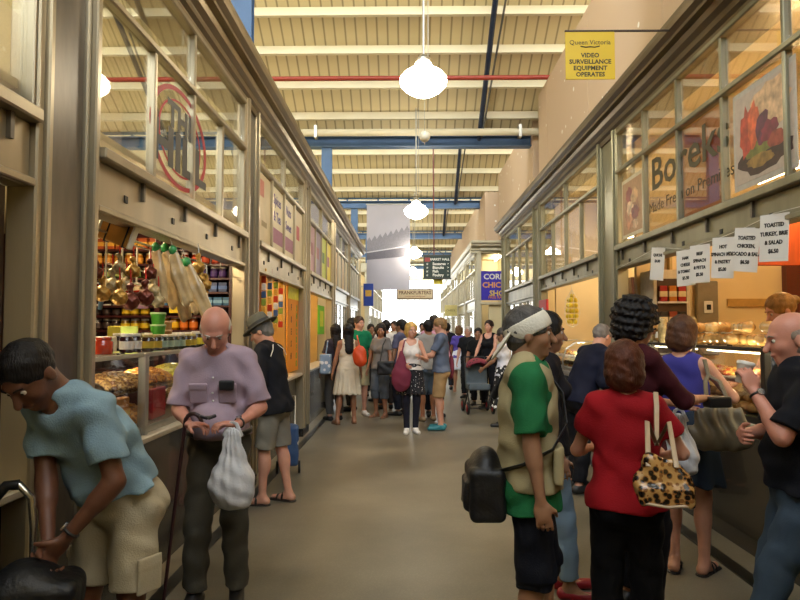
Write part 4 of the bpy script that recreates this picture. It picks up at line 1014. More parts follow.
# deep background
for px, Y, H_, lab, tc_, hc_, fc in ((371, 15.5, 1.72, 'person in a brown top at the back of the left queue', '#5b4438', '#20160f', 200), (378, 14.2, 1.66, 'person in a dark blue top at the back of the left queue', '#2d3444', '#15100d', 30), (394, 15.8, 1.8, 'person in a cream top in the middle of the far crowd', '#b8ac98', '#2a1c14', 160),
                              (414, 15.2, 1.72, 'person in a dark green top deep in the crowd behind the blonde woman', '#2a3830', '#120e0c', 0), (447, 17.0, 1.76, 'person in a black top left of the woman in purple', '#1c1a1d', '#15100c', 0), (422, 18.5, 1.78, 'farthest person in white, in the middle of the far crowd', '#c8c4c0', '#2a2018', 180), (387, 19.5, 1.75, 'farthest person in dark red on the left of the far crowd', '#5a2326', '#120e0c', 0)):
    person(lab, pp(px, Y), fc, H_, top=tc_, sleeve=.8, bottom=('trousers', '#2c2a2e', .08), hair=('short', hc_), h=.013, seed=int(px), skin='tan', group='people in the far crowd')
# ------------------------------------------------------------------ things people carry
def bag_root(name, label, cat, loc, rz=0, group=None): return empty(name, loc, rz, label, cat, group)
# plastic carrier bag on the old man's arm (thin white plastic)
pl_w = mat('thin_white_plastic', '#c6c4c4', .35, 0, .1, 12, .6, 25, spec=.4)
def carrier(label, loc, w_, h_, seed=1, m=None):
    e = bag_root('carrier_bag', label, 'bag', loc)
    b = sdf_build('bag', [ell((0, 0, -h_ * .72), (w_ * .5, w_ * .34, h_ * .28), .06), cone((0, 0, -h_ * .12), (0, 0, -h_ * .7), w_ * .16, w_ * .47, .05, (0, 1, 0), .6), ell((w_ * .15, 0, -h_ * .9), (w_ * .3, w_ * .25, h_ * .08), .04)], .006, m or pl_w, e,
              noise=lambda X, Y, Z: .007 * np.sin(np.arctan2(Y, X) * 9 + Z * 20 + seed) * np.clip(1.1 + Z / h_, 0, 1) + .003 * np.sin(Z * 70 + X * 40))
    for sg in (-1, 1): MB().tube([(sg * .02, 0, -h_ * .14), (sg * .045, 0, -.05), (sg * .02, 0, .01), (0, 0, .02)], [.018, .014, .01, .008], 8, flat=(1, 0, 0)).build('handle', m or pl_w, e)
    return e
hw_ = world(A2, A2['wri'][0]); carrier('white plastic carrier bag hanging from the old man\'s hand', (hw_.x - .01, hw_.y - .05, hw_.z - .0), .23, .44)
# wallet in his hands
c = (world(A2, A2['wri'][0]) + world(A2, A2['wri'][1])) / 2
e = bag_root('wallet', 'small black wallet held open in the old man\'s hands', 'wallet', (c.x, c.y - .09, c.z + .045), R(20))
MB().bbox(-.045, .0, -.03, .03, -.006, .006, .004, Matrix.Rotation(R(20), 4, 'Y')).bbox(0, .045, -.03, .03, -.006, .006, .004, Matrix.Rotation(R(-20), 4, 'Y')).build('cover', mat('black_leather', '#141214', .4), e)
MB().bbox(-.035, .035, -.022, .022, .008, .012, .002).build('inner_sleeve', mat('grey_lining', '#55504c', .6), e)
# cane
c = world(A2, A2['wri'][1]); q = MB(); cm = mat('dark_cane_wood', '#2a1114', .35)
e = empty('walking_cane', (c.x, c.y, 0), 0, 'thin dark walking cane hanging from the old man\'s right forearm', 'cane')
top_ = Vector((-.02, -.0, c.z + .01)); bot = Vector((-.1, -.1, .03))
MB().tube([top_, (top_ * .5 + bot * .5), bot], [.011, .0105, .009], 8).build('shaft', cm, e)
MB().tube([top_ + Vector((.09 * math.cos(t) * .5 + .045, 0, .05 * math.sin(t))) for t in np.linspace(math.pi, -.3, 9)], .012, 8).build('crook', cm, e)
MB().lathe([(.013, 0), (.013, .04), (.009, .045)], 10, Matrix.Translation((bot.x, bot.y, 0))).build('rubber_tip', blackm, e)
# shopping trolley bag beside the man in the hat
e = empty('shopping_trolley', (-1.33, 7.1, 0), R(10), 'blue and white wheeled shopping bag beside the man in the hat', 'trolley')
sdf_build('bag', [rbox((0, 0, .32), (.08, .07, .18), .03), ell((0, 0, .52), (.1, .08, .04), .03)], .01, spotmat('blue_patterned_fabric', '#d8d4cc', '#33507a', 9, .3, .7), e, noise=wrinkle(.004, 2))
MB().tube([(-.07, .1, .1), (-.07, .12, .85), (.07, .12, .85), (.07, .1, .1)], .01, 8).build('handle', steel, e)
for sg in (-1, 1): MB().lathe([(.02, -.012), (.07, -.012), (.07, .012), (.02, .012)], 18, Matrix.Translation((sg * .12, .06, .07)) @ Matrix.Rotation(R(90), 4, 'Y')).build('wheel', blackm, e)
# black shoulder bag of the visor man
def softbag(name, label, cat, loc, rz, prims, m, straps, sm_, noise=None, h=.007, parts=()):
    e = bag_root(name, label, cat, loc, rz); sdf_build('bag', prims, h, m, e, noise=noise or wrinkle(.004, 6))
    for s_ in straps: MB().tube(s_[0], s_[1], 8, flat=s_[2] if len(s_) > 2 else None).build('strap', sm_, e)
    return e
nyl = mat('black_nylon', '#0d0d0f', .5, 0, .2, 8, .3, 60)
# visor man: world = loc + rot; bag behind his back at the left in the picture
L4 = A4['e'].location
e = softbag('shoulder_bag', 'black nylon shoulder bag slung behind the man in the visor', 'bag', (L4.x - .21, L4.y - .02, .9), 0, [ell((0, 0, 0), (.085, .14, .16), .03), rbox((.0, 0, -.04), (.05, .11, .09), .03), rbox((-.075, 0, -.05), (.008, .07, .05), .02)], nyl, [], nyl)
loopt = [world(A4, A4['TT'](x, y, z)) - e.location for x, y, z in ((-.06, -.17, 1.3), (-.11, -.06, 1.5), (-.1, .06, 1.48), (-.03, .165, 1.34), (.1, .175, 1.2), (.19, .1, 1.1), (.215, -.03, 1.04), (.14, -.16, .99), (.02, -.2, .98))]
MB().tube([tuple(v) for v in loopt], .02, 8, flat=(0, 0, 1)).build('strap', nyl, e)
# leopard bag
leo = spotmat('leopard_print_patent', '#160c08', '#8a5a2c', 44, .46, .25, '#b58a50', coat=.6)
beigel = mat('beige_leather', '#b9a284', .4)
e = empty('leopard_handbag', (1.06, 2.72, 1.0), R(-12), 'shiny leopard print handbag with beige straps on the arm of the woman in red', 'bag')
sdf_build('bag', [cone((-.05, 0, -.04), (.06, 0, -.05), .063, .063, .05, (0, 1, 0), .6), cone((-.06, 0, .05), (.02, 0, .04), .026, .022, .06, (0, 1, 0), .7), rbox((0.01, 0, -.09), (.085, .035, .022), .02, k=.03)], .0065, leo, e, noise=lambda X, Y, Z: .006 * np.sin(X * 60 + Z * 15))
MB().tube([(-.09, -.045, -.118), (0.01, -.058, -.127), (.11, -.045, -.118)], .007, 6).build('trim', beigel, e)
L6 = A6
s0 = world(A6, A6['sh'][1]) - e.location; M_ = Matrix.Rotation(R(12), 3, 'Z'); s0 = M_ @ s0
for k_, dx in enumerate((-.06, .05)):
    MB().tube([(dx, -.03, .03), (dx * .8 + s0.x * .25, s0.y - .16, .2), (s0.x - .02, s0.y - .15, s0.z - .14), (s0.x - .01, s0.y - .1, s0.z + .03), (s0.x - .0, s0.y - .02, s0.z + .075), (s0.x + .01, s0.y + .06, s0.z + .04)], .011, 8, flat=(1, 0, 0)).build('strap', beigel, e)
# slouchy bag of the woman in purple
brn = mat('metallic_taupe_leather', '#6a5f4a', .5, .15, .2, 8, .3, 30)
p8 = world(A8, A8['sh'][1]); e = empty('slouchy_handbag', (1.88, 3.93, 1.02), R(-15), 'large slouchy taupe metallic handbag on the shoulder of the woman in purple', 'bag')
sdf_build('bag', [cone((-.07, 0, .07), (.07, 0, .07), .05, .05, .06, (0, 1, 0), .6), cone((-.08, 0, -.06), (.09, 0, -.06), .1, .095, .06, (0, 1, 0), .6)], .0065, brn, e, noise=lambda X, Y, Z: .011 * np.sin(X * 75 + 2 * np.sin(Z * 18)) * np.clip((Z + .2) * 5, .2, 1))
a_ = Matrix.Rotation(R(15), 3, 'Z') @ (p8 - e.location)
for dx in (-.07, .07):
    MB().tube([(dx, -.02, .08), (a_.x * .5 + dx * .6, a_.y - .13, .25), (a_.x - .01, a_.y - .1, a_.z - .05), (a_.x - .02, a_.y - .04, a_.z + .045), (a_.x - .02, a_.y + .03, a_.z + .04), (a_.x, a_.y + .07, a_.z - .02)], .013, 8, flat=(1, 0, 0)).build('strap', brn, e)
p7 = world(A7, A7['wri'][1]); carrier('crumpled white plastic bag hanging between the woman in red and the woman in purple', (1.56, 3.75, 1.12), .2, .36, 3)
e = bag_root('purse', 'small black purse in the hand of the curly haired woman', 'purse', (p7.x + .07, p7.y, p7.z - .02), R(10)); sdf_build('cover', [rbox((0, 0, 0), (.06, .03, .022), .01)], .005, mat('black_leather', '#141214', .4), e)
MB().tube([(-.05, -.035, .02), (.05, -.035, .02)], .003, 6).build('zip', steel, e)
# cup
d9 = nrm((.15, .25, .8)); n9 = nrm(V(.9, .3, -.1) - d9 * (d9 @ V(.9, .3, -.1))); h9 = world(A9, A9['wri'][0] + d9 * .075 + n9 * .05)
e = empty('paper_cup', (h9.x, h9.y, h9.z - .03), 0, 'white takeaway cup held up in front of the balding man', 'cup')
MB().lathe([(.026, 0), (.028, .005), (.037, .09), (.039, .093), (.037, .096), (.034, .09), (.026, .01)], 20, Matrix.Rotation(R(14), 4, 'Y')).build('cup', mat('white_paper_cup', '#cfc6b8', .5), e)
MB().lathe([(.04, .088), (.04, .1), (.034, .104), (.002, .104)], 20, Matrix.Rotation(R(14), 4, 'Y')).build('lid', mat('white_plastic_lid', '#d8d4cc', .35), e)
# middle distance bags
def simplebag(name, label, loc, prims, m, strap=None):
    e = empty(name, loc, 0, label, 'bag'); sdf_build('bag', prims, .01, m, e, noise=wrinkle(.004, 2))
    if strap: MB().tube(strap, .012, 6).build('strap', m, e)
orange = mat('orange_nylon', '#d2491a', .5, 0, .1, 6); mar = mat('maroon_cloth', '#6f2238', .8, 0, .15, 6)
p_ = pp(360.5, 10.75); simplebag('drawstring_bag', 'bright orange drawstring bag on the back of the woman in the cream dress', (p_[0], p_[1] - .16, 1.16), [ell((0, 0, 0), (.12, .06, .17), .03), ell((.02, 0, -.1), (.1, .06, .08), .03)], orange, [(0, 0, .15), (-.04, .03, .3), (-.05, .1, .33)])
p_ = pp(404, 9.8); simplebag('tote_bag', 'long maroon cloth tote hanging at the side of the blonde woman', (p_[0] - .04, p_[1] - .1, .95), [ell((0, 0, -.08), (.15, .07, .22), .04), cone((0, 0, .3), (0, 0, 0), .03, .13, .03, (0, 1, 0), .5)], mar, [(0, 0, .25), (.05, .05, .47), (.07, .12, .48)])
p_ = pp(386, 11.35); simplebag('handbag', 'black handbag at the hip of the long haired woman in grey', (p_[0], p_[1] - .1, .92), [rbox((0, 0, 0), (.12, .05, .09), .03)], nyl, [(-.1, 0, .1), (-.05, .05, .4), (0, .1, .5)])
simplebag('cloth_bag', 'pale blue and white bag on the arm of the woman in grey trousers', (-1.43, 11.0, 1.0), [rbox((0, 0, 0), (.07, .05, .14), .03)], spotmat('blue_white_cloth', '#d8d8d8', '#7f95ad', 12, .35), [(0, 0, .15), (.03, .05, .4)])
p_ = pp(451, 10.5); simplebag('red_bag', 'dark red bag behind the man in tan shorts', (p_[0], p_[1], .98), [ell((0, 0, 0), (.05, .12, .2), .03)], mar, [(0, 0, .18), (-.06, -.02, .45)])
p_ = pp(425, 11.0); 
# pushchair
e = empty('pushchair', (1.32, 12.35, 0), R(5), 'maroon tartan pushchair with red wheel hubs in front of the woman in the black singlet', 'pushchair')
tart = spotmat('maroon_tartan_cloth', '#2a1218', '#7a2434', 14, .3, .8)
sdf_build('seat', [rbox((0, 0, .5), (.18, .16, .03), .03), rbox((0, .16, .72), (.18, .02, .2), .03)], .012, mat('grey_pushchair_cloth', '#5b6468', .8), e)
sdf_build('hood', [ell((0, .04, .88), (.22, .22, .17), .02), plane((0, 0, .86), (0, 0, -1)), ell((0, -.05, .84), (.18, .22, .13), .01, None, '-')], .012, tart, e)
fr_ = MB(); 
for sg in (-1, 1): fr_.tube([(sg * .2, -.25, .12), (sg * .2, .22, .62), (sg * .2, .36, 1.05)], .012, 6).tube([(sg * .2, .28, .12), (sg * .2, -.18, .55)], .012, 6)
fr_.tube([(-.2, .36, 1.05), (.2, .36, 1.05)], .016, 6).tube([(-.2, -.25, .12), (.2, -.25, .12)], .01, 6).tube([(-.2, .28, .12), (.2, .28, .12)], .01, 6); fr_.build('frame', blackm, e)
redw = mat('red_wheel_hub', '#a3131f', .4)
for sx_ in (-.24, .24):
    for sy_ in (-.25, .28):
        w_ = MB().lathe([(.05, -.02), (.11, -.02), (.12, 0), (.11, .02), (.05, .02)], 20, Matrix.Translation((sx_, sy_, .12)) @ Matrix.Rotation(R(90), 4, 'Y')).build('wheel', blackm, e)
        MB().lathe([(.005, -.026), (.075, -.026), (.075, .026), (.005, .026)], 18, Matrix.Translation((sx_, sy_, .12)) @ Matrix.Rotation(R(90), 4, 'Y')).build('hub', redw, w_)
# trolley in the near left corner: chrome handle and black bag
e = empty('wheeled_trolley', (-1.37, 2.22, 0), R(20), 'black bag on a folding trolley with a chrome handle in the lower left corner', 'trolley')
chrome = mat('chrome_tube', '#c9c4b8', .2, .95, .05)
sdf_build('bag', [rbox((.08, -.02, .42), (.1, .06, .28), .05, k=.04), ell((.06, -.02, .72), (.11, .1, .09), .05), rbox((.1, -.12, .36), (.07, .02, .12), .02, k=.02)], .008, nyl, e, noise=wrinkle(.005, 5))
MB().tube([(-.09, .1, .1), (-.09, .1, .88), (-.08, .1, .99), (-.04, .1, 1.04), (.0, .1, 1.04), (.04, .1, .99), (.05, .1, .88), (.05, .1, .1)], .014, 10).build('handle_tube', chrome, e)
MB().tube([(-.09, .1, .78), (-.09, .1, .9), (-.08, .1, .99), (-.04, .1, 1.04), (0, .1, 1.04)], .019, 10).build('grip', blackm, e)
for sg in (-1, 1): MB().lathe([(.015, -.012), (.06, -.012), (.06, .012), (.015, .012)], 16, Matrix.Translation((.08 + sg * .15, .06, .06)) @ Matrix.Rotation(R(90), 4, 'Y')).build('wheel', blackm, e)
MB().tube([(-.07, .06, .06), (.23, .06, .06)], .008, 6).bbox(-.05, .2, -.12, .1, .05, .08, .005).build('axle_plate', chrome, e)
# ------------------------------------------------------------------ goods: prototypes and rows
def hexm(c, rough=.4, **k): return mat('goods_' + c.strip('#'), c, rough, 0, .1, 20, **k)
PROTO = {}; FY = 6.42
def jar(key, r, h, body, lid, label=None, liquid=None):
    """a jar standing at its own origin: body, paper band, lid"""
    if key in PROTO: return copy_tree(PROTO[key])
    o = empty('jar'); 
    b = MB().lathe([(r * .9, 0), (r, .006), (r, h * .72), (r * .8, h * .82), (r * .8, h * .86)], 12).build('glass_body', hexm(body, .15, coat=.5), o)
    if label: MB().lathe([(r * 1.015, h * .18), (r * 1.02, h * .2), (r * 1.02, h * .58), (r * 1.015, h * .6)], 12).build('paper_band', hexm(label, .6), o)
    MB().lathe([(r * .86, h * .84), (r * .88, h * .85), (r * .88, h * .98), (r * .84, h), (.001, h)], 12).build('lid', hexm(lid, .35), o)
    PROTO[key] = o
    return o
def box_item(key, w_, d_, h_, col, band=None, name='packet'):
    if key in PROTO: return copy_tree(PROTO[key])
    o = empty(name)
    MB().bbox(-w_ / 2, w_ / 2, -d_ / 2, d_ / 2, 0, h_, .004).build('box_body', hexm(col, .45), o)
    if band: MB().bbox(-w_ / 2 - .001, w_ / 2 + .001, -d_ / 2 - .001, d_ / 2 + .001, h_ * .3, h_ * .65, .001).build('printed_band', hexm(band, .5), o)
    PROTO[key] = o
    return o
def row(mk, pts, label, cat, group, jit=.006):
    if abs(pts[0][1] - FY) < .01: pts = [(q[0] + SX, q[1], q[2]) for q in pts]
    lv_ = sorted(set(round(q[2], 2) for q in pts)); cnt_ = {}
    for p in pts:
        k_ = cnt_.get(round(p[2], 2), 0); cnt_[round(p[2], 2)] = k_ + 1
        o = mk(); o.location = (p[0] + random.uniform(-jit, jit), p[1] + random.uniform(-jit, jit), p[2]); o.rotation_euler[2] = random.uniform(-.3, .3) if cat == 'jar' else random.uniform(-.05, .05)
        lb = label
        if len(pts) > 1: lb += ', %s in line' % ordn(k_)
        if len(lv_) > 1: lb += ', shelf %s up' % ORD[lv_.index(round(p[2], 2))]
        tag(o, lb, cat, group)
# ---- jar shop: lacquered shelf unit facing the camera
SY = 6.62
SX = .19
e = empty('shelf_unit', (SX, 0, 0), 0, 'tall dark maroon shelf unit full of jars at the far side of the jar shop', 'shelf')
MB().bbox(-4.1, -1.92, SY, SY + .03, .0, 2.6, .004).build('back_panel', maroon, e)
for x in (-4.1, -3.42, -2.72, -1.98): MB().bbox(x, x + .05, SY - .3, SY, 0, 2.6, .004).build('upright', maroon, e)
LV = [1.2, 1.38, 1.59, 1.735, 1.835, 1.97, 2.11, 2.25, 2.4]
for z in LV: MB().bbox(-4.05, -1.98, SY - .29, SY, z - .022, z, .004).build('shelf_board', maroon, e)
MB().bbox(-1.93, -1.84, SY - .35, SY + .03, 0, 2.6, .006).build('end_panel', maroon, e)
def xs(a, b, st): 
    out = []; x = a
    while x < b: out.append(x); x += st
    return out
FY = SY - .2
R3 = lambda z, a=-2.62, b=-2.02, st=.098: [(x, FY, z) for x in xs(a, b, st)]
row(lambda: jar('amber', .042, .14, '#8a3a10', '#c9c4b8', '#d8711c'), R3(LV[2], -2.45), 'orange banded honey jar on the shelf below the blue tins', 'jar', 'orange banded honey jars')
row(lambda: jar('ambery', .042, .14, '#8f5a10', '#c9c4b8', '#e3b010'), [(-2.65, FY, LV[2]), (-2.55, FY, LV[2])], 'yellow banded jar left of the orange banded jars', 'jar', 'yellow banded honey jars')
row(lambda: jar('orsm', .035, .1, '#b5551a', '#c4beb2', '#c4441a'), R3(LV[1], -2.62, -2.0, .09), 'squat orange jar on the shelf under the honey jars', 'jar', 'squat orange jars')
row(lambda: box_item('bluetin', .085, .07, .085, '#3f6f96', '#7fa8c4', 'tin'), R3(LV[4], -2.66, -2.0, .092), 'pale blue tin in the long row of blue tins', 'tin', 'blue tins')
row(lambda: box_item('bluetin2', .085, .07, .1, '#2b3c6c', '#4d6db0', 'tin'), R3(LV[5], -2.66, -2.0, .1), 'dark blue tin above the pale blue tins', 'tin', 'dark blue tins')
row(lambda: jar('purple', .04, .115, '#3d2750', '#b8b2a6', '#4a2f70'), R3(LV[6], -2.66, -2.0, .1), 'purple banded jar on the upper right shelves', 'jar', 'purple banded jars')
row(lambda: jar('redor', .042, .12, '#7a2410', '#c2bcb0', '#b8461c'), R3(LV[7], -2.66, -2.0, .105), 'red brown jar on the second highest shelf', 'jar', 'red brown jars')
row(lambda: jar('dark', .042, .13, '#1c1210', '#8d8676', '#5a4a34'), R3(LV[8], -2.66, -2.0, .11), 'dark jar on the highest shelf', 'jar', 'dark jars on the top shelf')
L3 = lambda z, a=-3.34, b=-2.76, st=.098: [(x, FY, z) for x in xs(a, b, st)]
for z, nm in ((LV[2], 'lower'), (LV[3], 'upper')):
    row(lambda: jar('yel', .044, .115, '#6a4a10', '#d4cfc4', '#d9b61a'), L3(z, -3.05), 'yellow banded jar in the ' + nm + ' yellow row', 'jar', nm + ' row of yellow banded jars')
    row(lambda: jar('drk2', .044, .115, '#24120e', '#c4beb2', '#33201a'), L3(z, -3.34, -3.1), 'dark jar left of the ' + nm + ' yellow row', 'jar', nm + ' row of dark jars')
row(lambda: jar('redw', .04, .1, '#8a1f14', '#d4cfc4', '#c9b890'), L3(LV[5], -3.34, -2.76, .1), 'red jar with a cream band high on the middle shelves', 'jar', 'red cream banded jars')
row(lambda: jar('grn', .04, .11, '#2a4a20', '#b8b090', '#8f9a4a'), L3(LV[6], -3.34, -2.76, .1), 'green jar high in the middle of the shelves', 'jar', 'green jars')
row(lambda: jar('amb2', .042, .115, '#a0641c', '#b8a068', '#c98a2a'), L3(LV[7], -3.34, -2.76, .105), 'amber jar second from the top on the middle shelves', 'jar', 'amber jars')
row(lambda: box_item('pk1', .09, .07, .12, '#a04a1c', '#d9a23a'), L3(LV[8], -3.32, -2.76, .11), 'orange brown packet on the top shelf in the middle', 'packet', 'orange brown packets')
row(lambda: jar('redw2', .042, .11, '#6a1a14', '#d4cfc4', '#b03a24'), [(x, FY, z) for z in LV[:5] for x in xs(-4.0, -3.46, .105)], 'small red jar in the far left column', 'jar', 'red jars in the left column')
row(lambda: box_item('pk2', .08, .07, .11, '#b8742a', '#3f6f4a'), [(x, FY, z) for z in LV[5:9] for x in xs(-3.98, -3.46, .11)], 'small tan packet in the far left column', 'packet', 'tan packets in the left column')
e = empty('shelf_ticket', (-2.42 + SX, SY - .3, 1.79), 0, 'narrow bright yellow shelf ticket under the blue tins', 'ticket'); MB().bbox(-.15, .15, -.004, 0, -.03, .03, .002).build('card', hexm('#d9b81c', .6), e)
# ---- display case of the jar shop
def mound(name, label, cat, loc, r, h_, m, seed=1, amp=.008, f=90, parent=None):
    o = sdf_build(name, [ell((0, 0, 0), (r[0], r[1], h_), .02), plane((0, 0, 0), (0, 0, -1), .003)], .009, m, parent, noise=lambda X, Y, Z: amp * np.sin(X * f + seed) * np.sin(Y * f * 1.1 + Z * 40) )
    o.location = loc
    if not parent: tag(o, label, cat, None, 'stuff')
    return o
def case(label, x0, x1, y0, y1, z0, z1, shelf=(), posts=(), fm=steel, s=-1, slope=0):
    """glass case; the aisle side is x1 on the left row, x0 on the right row"""
    e = empty('display_case', (0, 0, 0), 0, label, 'display case')
    xf, xb = (x1, x0) if s < 0 else (x0, x1)
    MB().bbox(x0, x1, y0, y1, z0, z0 + .05, .005).build('base', fm, e)
    d = .022
    q = MB(); 
    for y in (y0, y1): q.bbox(xf - d / 2, xf + d / 2, y - d / 2, y + d / 2, z0, z1, .004).bbox(xb - d / 2, xb + d / 2, y - d / 2, y + d / 2, z0, z1, .004).bbox(x0, x1, y - d / 2, y + d / 2, z1 - d, z1, .004)
    q.bbox(xf - d / 2, xf + d / 2, y0, y1, z1 - d, z1 + .004, .004).bbox(xb - d / 2, xb + d / 2, y0, y1, z1 - d, z1 + .004, .004)
    q.build('frame', fm, e)
    for y in posts: MB().bbox(xf - .025, xf + .025, y - .025, y + .025, z0, z1, .004).build('post', fm, e)
    MB().box(xf - .003, xf + .003, y0, y1, z0 + .05, z1 - d).build('front_glass', glass_c, e)
    MB().box(x0, x1, y0, y1, z1 - .012, z1 - .004).build('top_glass', glass_c, e)
    for y in (y0, y1): MB().box(x0, x1, y - .003, y + .003, z0 + .05, z1 - d).build('side_glass', glass_c, e)
    for z in shelf: MB().box(x0 + .03, x1 - .03, y0 + .02, y1 - .02, z - .008, z).build('glass_shelf', glass_c, e)
    return e
case('long glass display case on the jar shop counter with jars standing on it', -2.15, -1.64, 3.25, 6.0, .95, 1.45, (1.22,), (3.95, 5.0))
nut = spotmat('mixed_nuts', '#7a4a22', '#c49a5c', 60, .5, .5, kind='noise'); nut2 = spotmat('dried_fruit', '#8a4a1c', '#c9882e', 50, .5, .4, kind='noise')
dk_nut = spotmat('dates', '#2e160c', '#5a321a', 50, .5, .35, kind='noise'); olv = spotmat('yellow_peppers', '#a89a20', '#cfc03a', 40, .5, .4, kind='noise')
for i, (y, z, m, w_, lab) in enumerate(((3.55, 1.225, dk_nut, .2, 'mound of dark dates on the glass shelf, nearest'), (4.1, 1.225, nut, .23, 'mound of mixed nuts on the glass shelf by the post'), (4.6, 1.225, nut2, .2, 'mound of golden dried fruit on the glass shelf'), (5.15, 1.225, olv, .22, 'mound of yellow green peppers on the glass shelf'), (5.65, 1.225, nut, .2, 'farthest mound of nuts on the glass shelf'),
                              (3.5, 1.005, nut2, .2, 'mound of amber sweets on the floor of the jar shop case'), (4.15, 1.005, nut2, .2, 'mound of orange sweets low in the jar shop case'), (5.3, 1.005, nut, .24, 'mound of pale nuts low in the jar shop case'))):
    o = mound('food_mound', lab, 'food', (-1.9, y, z), (.19, w_, .1 if z > 1.1 else .12), .1 if z > 1.1 else .12, m, i)
def bx_item(name, label, cat, loc, size, col, rz=0, band=None, rx=0, group=None):
    e = empty(name, loc, rz, label, cat, group); a, b, c = size
    Mx = Matrix.Rotation(rx, 4, 'X'); MB().bbox(-a / 2, a / 2, -b / 2, b / 2, 0, c, .006, Mx).build('box_body', hexm(col, .45), e)
    if band: MB().bbox(-a / 2 - .002, a / 2 + .002, -b / 2 - .002, b / 2 + .002, c * .3, c * .6, .001, Mx).build('printed_band', hexm(band, .5), e)
    return e
bx_item('packet', 'deep red packet upright low in the jar shop case', 'packet', (-1.72, 4.35, 1.003), (.05, .28, .2), '#a3162a', R(4))
bx_item('packet', 'amber packet low in the jar shop case beside the red one', 'packet', (-1.72, 3.72, 1.003), (.05, .3, .19), '#b8742a', R(-3), '#d9b060')
bx_item('carton', 'flat white carton on the near end of the jar case', 'carton', (-2.0, 4.06, 1.452), (.2, .2, .1), '#f0ece0', R(5))
T = lambda y, x=-1.76: (x, y, 1.452)
row(lambda: jar('topdark', .042, .12, '#2a1216', '#d4cfc4', '#c9c0b0'), [T(3.98), T(4.1)], 'dark plum jar with white cap on the jar case', 'jar', 'dark plum jars on the jar case')
row(lambda: jar('toppink', .045, .11, '#c9b8a0', '#d0cabc', '#b03a4a'), [T(3.36), T(3.47)], 'pale jar with a pink band near the pillar', 'jar', 'pink banded jars on the jar case')
row(lambda: jar('redtub', .06, .1, '#b8381c', '#b8381c'), [T(3.74, -1.8)], 'red orange tub standing on the near part of the jar case', 'tub', None)
row(lambda: jar('topgold', .042, .11, '#2a1c10', '#b8a870', '#b0962a'), [T(4.3), T(4.42), T(5.02), T(5.14)], 'dark jar with a gold band on the jar case', 'jar', 'gold banded jars on the jar case')
row(lambda: jar('topgreen', .042, .11, '#1f2a1c', '#d4cfc4', '#9ab0a0'), [T(4.54), T(4.66), T(4.78), T(4.9)], 'dark green jar with a grey green band on the jar case', 'jar', 'green banded jars on the jar case')
row(lambda: jar('topyel', .044, .13, '#3a2a10', '#c9c4b8', '#c9b42a'), [T(5.27), T(5.4), T(5.53), T(5.66)], 'olive banded jar at the far end of the jar case', 'jar', 'olive banded jars on the jar case')
row(lambda: jar('backdark', .045, .12, '#1c1210', '#e0dcd2', '#6a5a4a'), [(-1.95, y, 1.452) for y in (4.27, 4.75, 5.3, 5.43, 5.56, 5.69, 5.82)], 'white capped dark jar in the back row', 'jar', 'back row of white capped jars')
bx_item('carton', 'pale green and white carton behind the jars on the case', 'carton', (-2.05, 4.64, 1.452), (.07, .14, .17), '#9fae5a', R(-60), '#dfe3c4')
bx_item('carton', 'yellow green carton beside the pale green one', 'carton', (-2.07, 4.47, 1.452), (.06, .08, .17), '#b8b03a', R(-60))
gt = hexm('#4fa53c', .4); gt2 = hexm('#9fc490', .4)
for i in range(3):
    e = empty('plastic_tub', (-1.93, 4.9, 1.452 + i * .092), 0, ('pale green tub at the bottom of the stack of three', 'bright green tub in the middle of the stack of three', 'bright green tub on top of the stack of three')[i], 'tub', 'stacked green tubs')
    MB().lathe([(.045, 0), (.047, .004), (.056, .08)], 16).build('tub_body', gt if i else gt2, e); MB().lathe([(.059, .078), (.06, .09), (.057, .0915), (.001, .0915)], 16).build('lid', gt2, e)
for i in range(3):
    e = empty('plastic_tub', (-1.96, 5.12, 1.452 + i * .072), 0, 'tan tub, %s of the stack of three behind the green tubs' % ('lowest', 'middle one', 'topmost')[i], 'tub', 'stacked tan tubs')
    MB().lathe([(.05, 0), (.055, .06)], 16).build('tub_body', hexm('#a07a4a'), e); MB().lathe([(.057, .058), (.057, .07), (.001, .071)], 16).build('lid', hexm('#cfa98a'), e)
for y in (3.6, 4.5, 5.5): point('case_light', (-2.05, y, 1.4), 7, (1, .88, .62), .03)  # added point lamps with no fitting, to brighten the inside of the jar case
# ---- things hanging in the opening
e = empty('hanging_rail', (-1.78, 0, 2.17), 0, 'steel rail under the shutter box that the jar shop goods hang from', 'rail')
MB().tube([(0, 3.25, 0), (0, 6.05, 0)], .008, 6).build('rail', steel, e)
for y in (3.3, 4.6, 6.0): MB().tube([(0, y, 0), (0, y, .08), (.0, y, .45)], .006, 6).build('hanger', steel, e)
ret = mat('white_coated_wire', '#cfcabc', .4)
e = empty('wire_rack', (-1.84, 3.95, 0), 0, 'white wire rack hanging behind the wrapped goods', 'rack')
q = MB()
for z in (2.16, 2.0, 1.9): q.tube([(0, -.1, z), (0, .55, z)], .006, 6)
for y in (-.1, .12, .34, .55): q.tube([(0, y, 2.16), (0, y, 1.9)], .006, 6)
q.tube([(0, .2, 1.9), (.0, .15, 1.84), (0, .1, 1.87), (0, .12, 1.92)], .006, 6); q.build('grid', ret, e)
